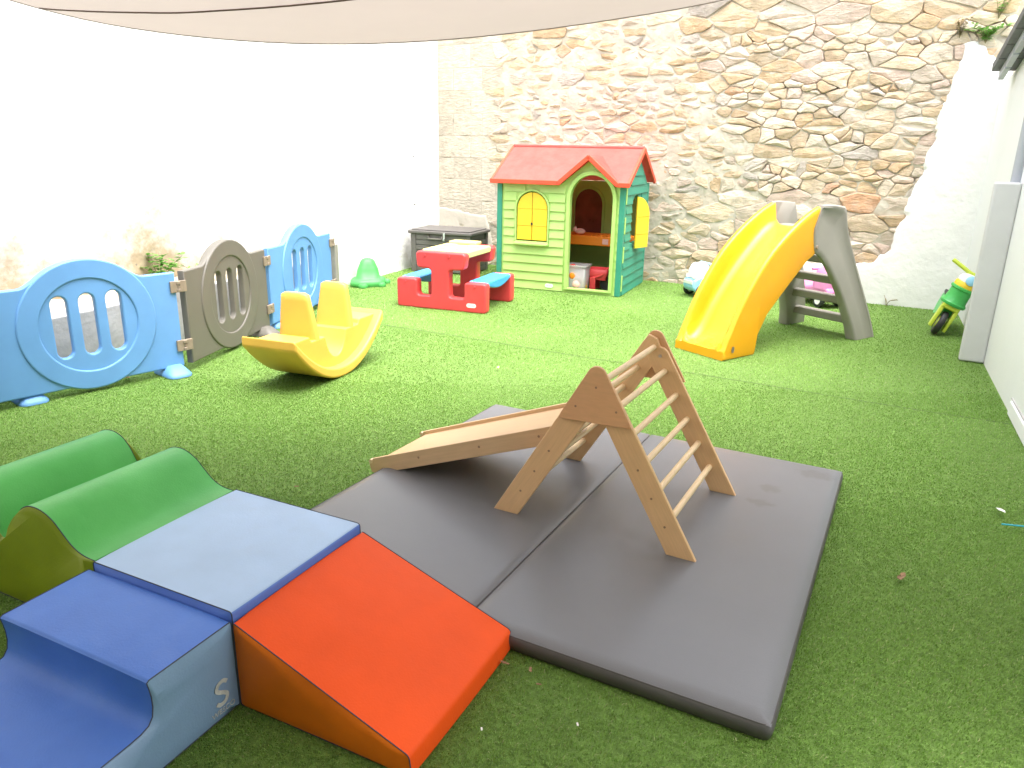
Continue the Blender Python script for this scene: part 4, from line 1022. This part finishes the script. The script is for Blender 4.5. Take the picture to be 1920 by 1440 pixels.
g = G(); g.lathe([(0.026 * math.sin(rad(a)) + 0.0005, 0.055 - 0.026 * math.cos(rad(a))) for a in range(0, 181, 18)], 12, (-0.062, -0.01, 0)); g.build('head', 'palepink', pg, smooth=True)
for y in (-0.02, 0.018):
    g = G(); g.tube([(-0.06, y, 0.07), (-0.065, y * 1.3, 0.095)], [0.010, 0.004], 8); g.build('ear', 'palepink', pg, smooth=True)

# ================================================================== SLIDE
SD = thing('toddler_slide', 'yellow toddler slide with grey ladder frame by the stone wall', 'slide', (1.52, 5.93, 0), rad(35))
def interp(P, x):
    for (a, b), (c, d) in zip(P[:-1], P[1:]):
        if x <= c: return b + (d - b) * (x - a) / (c - a)
    return P[-1][1]
RIM = [(p.x, p.y) for p in smoothpts([(0.02, 0.10, 0), (0.05, 0.175, 0), (0.075, 0.225, 0), (0.21, 0.49, 0), (0.42, 0.77, 0), (0.65, 0.966, 0), (0.90, 1.118, 0), (1.067, 1.185, 0)], 5)]
FLR = [(p.x, p.y) for p in smoothpts([(0.0, 0.085, 0), (0.10, 0.095, 0), (0.20, 0.17, 0), (0.33, 0.36, 0), (0.52, 0.60, 0), (0.72, 0.80, 0), (0.86, 0.92, 0), (0.97, 0.985, 0), (1.08, 0.995, 0)], 5)]
LOW = [(0.0, 0.003), (0.385, 0.003), (0.40, 0.15), (0.50, 0.325), (0.74, 0.55), (0.955, 0.735), (1.08, 0.80)]
ts = [0.02, 0.035, 0.05, 0.065, 0.08, 0.11, 0.14, 0.18, 0.21, 0.25, 0.30, 0.35, 0.384, 0.386, 0.40, 0.45, 0.50, 0.56, 0.62, 0.68, 0.74, 0.80, 0.86, 0.90, 0.955, 1.0, 1.03, 1.065]
rings = []
for t_ in ts:
    r, f = interp(RIM, t_), interp(FLR, t_); l = interp(LOW, t_); r = max(r, f + 0.015); hw = 0.262
    rr = 0.030
    l2 = min(l, f - 0.03)
    half = [(0.0, f), (0.11, f), (0.150, f + 0.008), (0.182, f + 0.045), (0.196, min(r - 0.02, f + 0.12)), (0.205, r - 0.018), (0.214, r - 0.004), (0.228, r), (0.246, r - 0.004), (0.256, r - 0.018), (0.258, r - 0.05), (hw - 0.010, l2 + (r - l2) * 0.5), (hw - 0.002, l2 + 0.03), (hw - 0.008, l2 + 0.006), (hw - 0.03, l2)]
    half = [(y, max(zz, l2)) for y, zz in half]
    rings.append([(t_, -y, zz) for y, zz in half] + [(t_, y, zz) for y, zz in half[::-1]])
# nose: round the front lip
nose = [[(-0.0, y * 0.985, max(0.004, min(zz, 0.088) - 0.010)) for _, y, zz in rings[0]]]
g = G(); g.loft(nose + rings); g.build('chute', 'yellow', SD, smooth=True, sharp=48)
g = G(); g.prism(slot_h(0.105, 0.085, 0.03, 0.05), lambda u, v, k: (u, -0.2625 if k == 0 else -0.2655, v)); g.build('label', 'sgrey', SD)
# grey ladder frame
def gpanel(sg):
    fr_ = smoothpts([(0.985, 1.0, 0), (1.00, 0.90, 0), (1.03, 0.80, 0), (1.10, 0.765, 0), (1.25, 0.62, 0), (1.40, 0.42, 0), (1.50, 0.24, 0), (1.56, 0.12, 0), (1.60, 0.003, 0)], 4)
    bk = smoothpts([(1.045, 1.186, 0), (1.20, 1.188, 0), (1.34, 1.172, 0), (1.385, 1.15, 0), (1.45, 0.98, 0), (1.60, 0.69, 0), (1.76, 0.36, 0), (1.85, 0.14, 0), (1.885, 0.003, 0)], 4)
    off = lambda z_: 0.268 + 0.145 * max(0, (0.95 - z_) / 0.95) ** 1.3
    thk = lambda z_: 0.050 + 0.055 * max(0, (0.8 - z_) / 0.8)
    V = []; F = []
    n = len(fr_)
    rows = []
    for a, b in zip(fr_, bk):
        row = []
        for q in (0, 0.03, 0.10, 0.5, 0.86, 0.90, 0.97, 1.0):
            p = a.lerp(b, q); o_ = off(p.y); bulge = {0: -0.016, 0.03: -0.004, 0.10: 0, 0.5: 0, 0.86: 0, 0.90: 0.012, 0.97: 0.010, 1.0: -0.008}[q]
            row.append((p.x, sg * (o_ + bulge), p.y))
        for q in (1.0, 0.97, 0.5, 0.03, 0):
            p = a.lerp(b, q); o_ = off(p.y) - thk(p.y); row.append((p.x, sg * (o_ + (0.010 if q in (0, 1.0) else 0)), p.y))
        rows.append(row)
    g = G(); g.loft(rows); return g.build('ladder_side', 'sgrey', SD, smooth=True, sharp=50)
gpanel(-1); gpanel(1)
g = G(); g.b2((1.062, -0.235, 0.955), (1.30, 0.235, 0.992)); g.build('platform', 'sgrey', SD, bevel=0.01)
for (t_, zz, hw) in ((1.70, 0.155, 0.345), (1.615, 0.335, 0.30), (1.535, 0.515, 0.27), (1.44, 0.70, 0.25)):
    g = G(); g.b2((t_ - 0.045, -hw, zz - 0.036), (t_ + 0.045, hw, zz + 0.036)); g.build('step', 'sgrey', SD, bevel=0.014, seg=3)
for sg in (-1, 1):
    g = G(); g.tube([(1.035, sg * 0.262, 0.845), (1.035, sg * 0.282, 0.845)], 0.017, 12); g.build('bolt', 'hinge', SD, bevel=0.003)

# ================================================================== RIDE-ON TOYS
def wheel(parent, c, r, wd, tyre='rubber', hub='white', ax='X'):
    R = Matrix.Rotation(rad(90), 3, ax)
    g = G(); g.lathe([(r * 0.55, -wd / 2), (r * 0.9, -wd / 2), (r, -wd * 0.28), (r, wd * 0.28), (r * 0.9, wd / 2), (r * 0.55, wd / 2)], 24, c, R); t_ = g.build('wheel', tyre, parent, smooth=True, sharp=50)
    g = G(); g.lathe([(r * 0.18, -wd / 2 - 0.004), (r * 0.5, -wd / 2 - 0.006), (r * 0.56, -wd / 2 + 0.004), (r * 0.56, wd / 2 - 0.004), (r * 0.5, wd / 2 + 0.006), (r * 0.18, wd / 2 + 0.004)], 20, c, R); g.build('hub', hub, t_, smooth=True, sharp=50)
def rideon(name, label, loc, rz, body, trim, extra):
    t = thing(name, label, 'toy car', loc, rz)
    prof = [(-0.28, 0.07), (0.27, 0.07), (0.30, 0.12), (0.29, 0.20), (0.22, 0.235), (0.10, 0.24), (0.03, 0.215), (-0.06, 0.205), (-0.15, 0.22), (-0.24, 0.265), (-0.30, 0.25), (-0.31, 0.15)]
    g = G(); g.prism(rnd(prof, 0.03, 3), lambda u, v, k: (u, -0.115 if k == 0 else 0.115, v)); g.build('body', body, t, bevel=0.025, seg=3)
    for x in (-0.19, 0.19):
        for y in (-0.13, 0.13): wheel(t, (x, y, 0.075), 0.075, 0.045)
    extra(t); return t
def ex_blue(t):
    g = G(); rings = []
    for zz, kx, ky in ((0.22, 1, 1), (0.30, 0.95, 0.95), (0.36, 0.72, 0.75), (0.385, 0.45, 0.5)): rings.append([(0.16 + x * kx, y * ky, zz) for x, y in rnd([(-0.10, -0.10), (0.11, -0.10), (0.11, 0.10), (-0.10, 0.10)], 0.05, 4)])
    g.loft(rings); g.build('dashboard', 'white', t, smooth=True, sharp=60)
    g = G(); g.tube([(0.06, -0.14, 0.37), (0.06, 0.14, 0.37)], 0.014, 10); g.build('handlebar', 'carblue', t, smooth=True, sharp=50)
    g = G(); g.b2((0.296, -0.09, 0.15), (0.304, 0.09, 0.19)); g.build('bumper_strip', 'white', t, bevel=0.003)
    for y in (-0.07, 0.07): g = G(); g.lathe([(0.026, -0.005), (0.026, 0.005), (0.015, 0.012)], 14, (0.268, y, 0.232), Matrix.Rotation(rad(70), 3, 'Y')); g.build('headlight', 'white', t, smooth=True, sharp=40)
rideon('ride_on_car', 'baby blue ride-on car half hidden behind the yellow chute', (2.27, 8.60, 0), rad(200), 'carblue', 'white', ex_blue)
def ex_pink(t):
    g = G(); rings = []
    for zz, kx, ky in ((0.20, 1, 1.05), (0.29, 1, 1), (0.36, 0.9, 0.95), (0.42, 0.62, 0.7), (0.44, 0.3, 0.4)): rings.append([(0.14 + x * kx, y * ky, zz) for x, y in rnd([(-0.11, -0.12), (0.12, -0.12), (0.12, 0.12), (-0.11, 0.12)], 0.05, 4)])
    g.loft(rings); g.build('hood', 'pinktoy', t, smooth=True, sharp=60)
    g = G(); g.tube([(0.262, 0.06 * math.sin(rad(a)), 0.30 - 0.05 * math.cos(rad(a))) for a in range(-90, 91, 15)], 0.007, 6); g.build('smile_groove', 'pinkdark', t, smooth=True)
    g = G(); g.b2((0.285, -0.10, 0.075), (0.312, 0.10, 0.185)); g.build('bumper', 'pinkdark', t, bevel=0.01)
    g = G(); g.tube([(0.05, -0.15, 0.40), (0.05, 0.15, 0.40)], 0.015, 10); g.build('handlebar', 'pinktoy', t, smooth=True, sharp=50)
rideon('ride_on_car', 'pink ride-on car seen through the slide ladder against the white render', (3.36, 8.22, 0), rad(-70), 'pinktoy', 'pinkdark', ex_pink)

# green toy motorbike leaning on the pad
SCT = thing('balance_bike', 'green and lime toy motorbike leaning against the grey post pad', 'balance bike', (3.92, 6.82, 0.012), rot=(0, rad(22), rad(-28)))
SCT.scale = (1.08, 1.08, 1.08)
wheel(SCT, (0, 0.0, 0.105), 0.105, 0.05, hub='lime', ax='Y')
def ylathe(): pass
wheel(SCT, (0, 0.44, 0.100), 0.10, 0.05, hub='lime', ax='Y')
for x in (-0.058, 0.058):
    V, F = plate([(-0.05, -0.03), (0.035, -0.04), (0.06, 0.16), (0.07, 0.27), (-0.02, 0.27), (-0.05, 0.10)], [], 0.030, 0.008)
    mesh_obj('fork', [Vector((x + v.z, v.x, 0.085 + v.y)) for v in V], F, 'lime', SCT, smooth=True, sharp=50)
g = G(); g.b2((-0.073, -0.05, 0.235), (0.073, 0.08, 0.29)); g.build('mudguard', 'lime', SCT, bevel=0.018, seg=3)
g = G(); g.lathe([(0.098, 0.275), (0.105, 0.285), (0.105, 0.30), (0.092, 0.312), (0.086, 0.37), (0.088, 0.415), (0.100, 0.425), (0.100, 0.440), (0.088, 0.446)], 24, (0, 0.03, 0)); g.build('front_fairing', 'sgreen', SCT, smooth=True, sharp=45)
g = G(); g.lathe([(0.088, 0.4465), (0.090, 0.475), (0.080, 0.490)], 24, (0, 0.03, 0)); g.build('collar', 'hyellow', SCT, smooth=True, sharp=45)
g = G(); g.lathe([(0.078, 0.4905), (0.082, 0.520), (0.068, 0.548), (0.03, 0.560)], 24, (0, 0.03, 0)); g.build('headlamp', 'white', SCT, smooth=True, sharp=45)
g = G(); g.lathe([(0.040, -0.01), (0.042, 0.008), (0.030, 0.016)], 20, (0.012, -0.048, 0.520), Matrix.Rotation(rad(80), 3, 'X')); g.build('lamp_lens', 'carblue', SCT, smooth=True, sharp=45)
g = G(); g.tube(smoothpts([(-0.19, 0.06, 0.605), (-0.10, 0.04, 0.585), (0, 0.03, 0.565), (0.10, 0.04, 0.585), (0.19, 0.06, 0.605)], 4), 0.017, 10); g.build('handlebar', 'lime', SCT, smooth=True, sharp=60)
g = G(); g.prism(rnd([(0.09, 0.15), (0.34, 0.10), (0.50, 0.17), (0.54, 0.27), (0.42, 0.30), (0.30, 0.27), (0.16, 0.33), (0.09, 0.36)], 0.03, 3), lambda u, v, k: (-0.065 if k == 0 else 0.065, u, v)); g.build('body', 'sgreen', SCT, bevel=0.02, seg=3)
g = G(); g.b2((-0.07, 0.28, 0.285), (0.07, 0.52, 0.315)); g.build('seat', 'rubber', SCT, bevel=0.012)

# pale green moulded toy near the wall
GT = thing('moulded_toy', 'pale green moulded plastic toy with a rounded hump by the white wall', 'toy', (-1.74, 8.86, 0), rad(60))
rings = []
for zz, r, sq in ((0.004, 0.22, 1), (0.03, 0.235, 1), (0.07, 0.225, 1), (0.085, 0.19, 1), (0.10, 0.155, 1), (0.19, 0.135, .9), (0.225, 0.118, .8), (0.245, 0.108, .6), (0.28, 0.094, .5), (0.305, 0.070, .4), (0.318, 0.035, .2)):
    rings.append([(r * math.cos(a) * (1 + 0.08 * sq * math.cos(2 * a)), r * 0.85 * math.sin(a) * (1 + 0.10 * sq * math.cos(4 * a)), zz) for a in [2 * math.pi * k / 40 for k in range(40)]])
g = G(); g.loft(rings); g.build('hump', 'mint', GT, smooth=True, sharp=60)
for k in range(3):
    a = rad(-150 + 60 * k); g = G(); g.lathe([(0.05, 0.004), (0.055, 0.03), (0.04, 0.05)], 14, (0.24 * math.cos(a), 0.20 * math.sin(a), 0)); g.build('foot', 'mint', GT, smooth=True, sharp=50)

# ================================================================== PLANTS
def leaf(c, d, up, L, W):
    d = Vector(d).normalized(); up = Vector(up); s_ = d.cross(up).normalized(); n = s_.cross(d)
    return [c, c + d * L * 0.35 + s_ * W * 0.5 + n * L * 0.06, c + d * L * 0.7 + s_ * W * 0.38 + n * L * 0.05, c + d * L, c + d * L * 0.7 - s_ * W * 0.38 + n * L * 0.05, c + d * L * 0.35 - s_ * W * 0.5 + n * L * 0.06, c + d * L * 0.5]
LF = [[0, 1, 6], [1, 2, 6], [2, 3, 6], [3, 4, 6], [4, 5, 6], [5, 0, 6]]
def weed(name, label, loc, n, h, spread, ll, group=None, m='leafg', droop=0.0, cat='weed'):
    t = thing(name, label, cat, loc, random.uniform(0, 6), group)
    gs, gl = G(), G()
    for k in range(n):
        a = random.uniform(0, 2 * math.pi); r = random.uniform(0.2, 1) * spread; hh = h * random.uniform(0.6, 1)
        pts = smoothpts([(0, 0, -0.01), (r * 0.3 * math.cos(a), r * 0.3 * math.sin(a), hh * 0.5), (r * math.cos(a), r * math.sin(a), hh * (1 - droop))], 4)
        gs.tube(pts, [0.0025] * (len(pts) - 1) + [0.001], 4)
        for q in range(2, len(pts)):
            for sd in (0, 1, 2):
                b = random.uniform(0, 2 * math.pi); gl.add(leaf(pts[q], (math.cos(b), math.sin(b), random.uniform(-0.2, 0.5)), (0, 0, 1), ll * random.uniform(0.6, 1.1), ll * 0.5), LF)
    gs.build('stems', 'stem', t); gl.build('leaves', m, t, smooth=True)
def lloc(s_, y, z_): 
    a = math.atan2(LX.y, LX.x); return CL + LX * s_ + Vector((-math.sin(a), math.cos(a), 0)) * y + Vector((0, 0, z_))
weed('weed', 'leafy green weed growing above the dip of the nearest blue panel', lloc(5.35, 0.15, 0.44), 9, 0.28, 0.22, 0.07, 'weeds in the raised bed')
weed('weed', 'small green weed growing behind the grey fence panel', lloc(4.55, 0.15, 0.44), 5, 0.26, 0.10, 0.045, 'weeds in the raised bed')
weed('weed', 'low green weed patch beside the leafy one in the raised bed', lloc(4.95, 0.2, 0.44), 8, 0.16, 0.16, 0.045, 'weeds in the raised bed')
def bloc(s_, y, z_):
    return CL + BX * s_ + Vector((-math.sin(BANG), math.cos(BANG), 0)) * y + Vector((0, 0, z_))
weed('wall_plant', 'bright green tuft growing from the stone wall above the white render', bloc(6.45, -0.06, 2.66), 14, 0.22, 0.22, 0.055, 'plants on the stone wall', droop=0.25, cat='plant')
weed('wall_plant', 'thin trailing plant high on the stone wall near the coping', bloc(6.52, -0.04, 2.88), 8, 0.34, 0.30, 0.035, 'plants on the stone wall', droop=0.1, cat='plant')
weed('wall_plant', 'sparse dry growth left of the green tuft on the stone wall', bloc(6.22, -0.04, 2.72), 7, 0.18, 0.14, 0.03, 'plants on the stone wall', m='stem', cat='plant')
t = thing('dry_twigs', 'dry twigs at the foot of the white render near the motorbike', 'twigs', bloc(5.98, -0.13, 0.0))
for k in range(6):
    a = random.uniform(0, 6.28); g = G(); g.tube(smoothpts([(0, 0, 0), (0.03 * math.cos(a), 0.03 * math.sin(a), 0.06), (0.11 * math.cos(a), 0.11 * math.sin(a), random.uniform(0.05, 0.14))], 3), 0.003, 4); g.build('twig', 'stem', t)

# ================================================================== LITTER ON THE TURF
def litter(name, label, cat, x, y, L, m, group, z_=0.026):
    rz = random.uniform(0, 6.28); t_ = Vector((x, y, z_)); g = G()
    P = []
    N = 9
    for j in range(N):
        a = 2 * math.pi * j / N; r = L * (0.55 + 0.25 * math.cos(2 * a) + random.uniform(-0.12, 0.12)); P.append(Vector((r * math.cos(a), r * 0.75 * math.sin(a), random.uniform(0, 0.22) * L)))
    R = Matrix.Rotation(rz, 3, 'Z'); P = [R @ p for p in P]
    g.add(P + [Vector((0, 0, 0.002))], [[j, (j + 1) % N, N] for j in range(N)])
    o = g.build(name, m, None, smooth=False, solid=0.0012); o.location = t_; tag(o, label, cat, group)
LV = 'dry leaves on the turf'
litter('dry_leaf', 'brown dry leaf lying right of the grey mat', 'leaf', 1.526, 2.548, 0.042, 'dryleaf', LV)
litter('dry_leaf', 'brown dry leaf closest to the tip of the orange wedge', 'leaf', -0.005, 1.995, 0.022, 'dryleaf', LV)
litter('dry_leaf', 'small brown leaf between the orange wedge and the mat edge', 'leaf', 0.075, 1.965, 0.017, 'dryleaf', LV)
litter('dry_leaf', 'tiny tan leaf nearest the camera of the three by the wedge', 'leaf', 0.10, 1.90, 0.011, 'dryleaf', LV)
litter('dry_leaf', 'pale yellow leaf on the turf left of the climbing triangle', 'leaf', -0.105, 5.35, 0.032, 'paleleaf', LV)
litter('dry_leaf', 'brown leaf at the bottom picture edge under the mat corner', 'leaf', 0.80, 1.57, 0.025, 'dryleaf', LV)
litter('dry_leaf', 'reddish leaf under the round part of the nearest blue panel', 'leaf', -2.66, 4.93, 0.045, 'dryleaf', LV)
litter('dry_leaf', 'brown leaf on the turf behind the foam cube', 'leaf', -1.02, 3.25, 0.016, 'dryleaf', LV)
litter('paper_scrap', 'white scrap of paper on the turf in front of the orange wedge', 'paper scrap', -0.067, 1.71, 0.010, 'paper', 'paper scraps on the turf')
litter('paper_scrap', 'pale sliver of paper in front of the near mat edge', 'paper scrap', 0.205, 1.735, 0.011, 'paper', 'paper scraps on the turf')
litter('paper_scrap', 'white scrap of paper cut off by the right picture edge', 'paper scrap', 2.275, 3.14, 0.035, 'paper', 'paper scraps on the turf')
g = G(); g.tube([(2.195, 3.0, 0.028), (2.33, 2.97, 0.030)], 0.004, 8); tag(g.build('drinking_straw', 'straw', None, smooth=True, sharp=50), 'turquoise drinking straw lying at the right picture edge', 'straw')

# ================================================================== TURF BLADES
def turf():
    foot = []
    def quad(o_, a, x0, x1, y0, y1):
        c, s_ = math.cos(a), math.sin(a); foot.append((o_[0], o_[1], c, s_, x0, x1, y0, y1))
    quad((-1.037, 2.645), MA, 0.02, 2.0, 0.02, 1.98)
    quad((FO.x, FO.y), FA, -0.6, 0.59, 0.0, 0.6); quad((FO.x, FO.y), FA, -0.6, 0.0, -0.6, 0.0); quad((FO.x, FO.y), FA, -1.57, -0.62, 0.03, 0.61)
    zones = [(1.2, 3.2, 32000, 0.0026, 0.013, 1), (3.2, 5.0, 17000, 0.0036, 0.0125, 1), (5.0, 7.5, 8500, 0.0055, 0.012, 0), (7.5, 11.2, 4600, 0.0085, 0.012, 0)]
    VV, FF, CC = [], [], []; base = 0
    LN = np.array([-LX.y, LX.x]);  BN = np.array([-BX.y, BX.x]); RN = np.array([-RX.y, RX.x])
    s1 = (np.array([-0.824, 6.56]), np.array([3.083, 4.40]))
    for (y0, y1, dn, wd, ht, hi) in zones:
        xm = 0.78 * y1 + 0.5; n = int(dn * 2 * xm * (y1 - y0))
        x = rng.uniform(-xm, xm, n); y = rng.uniform(y0, y1, n)
        ok = np.abs(x) < 0.78 * y + 0.45
        ok &= ((x - CL.x) * LN[0] + (y - CL.y) * LN[1]) > 0.01            # right of the left wall
        ok &= ((x - CL.x) * BN[0] + (y - CL.y) * BN[1]) < -0.01           # in front of the back wall
        ok &= ((x - CR.x) * RN[0] + (y - CR.y) * RN[1]) < -0.01
        for (ox, oy, c, s_, a0, a1, b0, b1) in foot:
            u = (x - ox) * c + (y - oy) * s_; v = -(x - ox) * s_ + (y - oy) * c
            ok &= ~((u > a0) & (u < a1) & (v > b0) & (v < b1))
        d = s1[1] - s1[0]; d = d / np.hypot(*d); dist = (x - s1[0][0]) * -d[1] + (y - s1[0][1]) * d[0]
        ok &= np.abs(dist + 0.012 * np.sin(x * 3)) > 0.009                # the seam between two rolls
        x, y, dist = x[ok], y[ok], dist[ok]; n = len(x)
        ph = 1.3 * np.sin(x * 2.1 + 0.7) + 1.1 * np.sin(y * 2.7 + x) + 0.8 * np.sin(5.1 * x - 3.3 * y)
        patch = 0.5 + 0.22 * np.sin(3.1 * x + 1.7 * np.sin(2.3 * y)) + 0.18 * np.sin(4.7 * y + 2.1 * np.sin(3.7 * x))
        az = np.where(dist > 0, 2.6, -0.5) + 0.5 * ph + rng.normal(0, 0.9, n)
        L = ht * rng.uniform(0.6, 1.15, n) * (0.85 + 0.3 * patch); lean = rng.uniform(0.25, 1.25, n)
        dx, dy = np.cos(az), np.sin(az)
        wx, wy = -dy * wd / 2, dx * wd / 2
        tw = rng.uniform(-0.9, 0.9, n); wx, wy = wx * np.cos(tw) - wy * np.sin(tw), wx * np.sin(tw) + wy * np.cos(tw)
        mx, my, mz = x + dx * L * lean * 0.35, y + dy * L * lean * 0.35, L * 0.62
        tx, ty, tz = x + dx * L * lean, y + dy * L * lean, L * np.clip(1.05 - 0.45 * lean, 0.3, 1)
        zb = np.full(n, 0.001)
        r = rng.uniform(0, 1, n)
        col = np.empty((n, 3))
        c1, c2, c3, c4 = np.array((0.200, 0.355, 0.066)), np.array((0.250, 0.405, 0.098)), np.array((0.158, 0.295, 0.050)), np.array((0.42, 0.47, 0.22))
        col[:] = c1; col[r > 0.42] = c2; col[r > 0.74] = c3; col[r > 0.965] = c4
        col *= (0.80 + 0.40 * rng.uniform(0, 1, n) + 0.22 * (patch - 0.5))[:, None]
        if hi:
            P = np.stack([np.stack([x - wx, y - wy, zb], 1), np.stack([x + wx, y + wy, zb], 1), np.stack([mx - wx * .8, my - wy * .8, mz], 1), np.stack([mx + wx * .8, my + wy * .8, mz], 1), np.stack([tx, ty, tz], 1)], 1)
            k = 5; tri = np.array([[0, 1, 3], [0, 3, 2], [2, 3, 4]])
        else:
            P = np.stack([np.stack([x - wx, y - wy, zb], 1), np.stack([x + wx, y + wy, zb], 1), np.stack([tx + wx * .35, ty + wy * .35, tz], 1), np.stack([tx - wx * .35, ty - wy * .35, tz], 1)], 1)
            k = 4; tri = np.array([[0, 1, 2], [0, 2, 3]])
        VV.append(P.reshape(-1, 3)); FF.append((np.arange(n)[:, None, None] * k + tri[None] + base).reshape(-1, 3)); CC.append(np.repeat(col, k, 0)); base += n * k
    V = np.concatenate(VV).astype(np.float32); F = np.concatenate(FF).astype(np.int32); C = np.concatenate(CC).astype(np.float32)
    me = bpy.data.meshes.new('turf_blades'); me.vertices.add(len(V)); me.vertices.foreach_set('co', V.ravel())
    me.loops.add(F.size); me.loops.foreach_set('vertex_index', F.ravel())
    me.polygons.add(len(F)); me.polygons.foreach_set('loop_start', np.arange(0, F.size, 3, dtype=np.int32))
    me.update(calc_edges=True)
    a = me.color_attributes.new('tint', 'FLOAT_COLOR', 'POINT'); a.data.foreach_set('color', np.concatenate([C, np.ones((len(C), 1), np.float32)], 1).ravel())
    me.materials.append(M['blade'])
    o = bpy.data.objects.new('turf_blades', me); COL.objects.link(o); o['kind'] = 'stuff'
    o['label'] = 'short green blades of the artificial turf'; o['category'] = 'grass'
    print('turf tris', len(F))
turf()
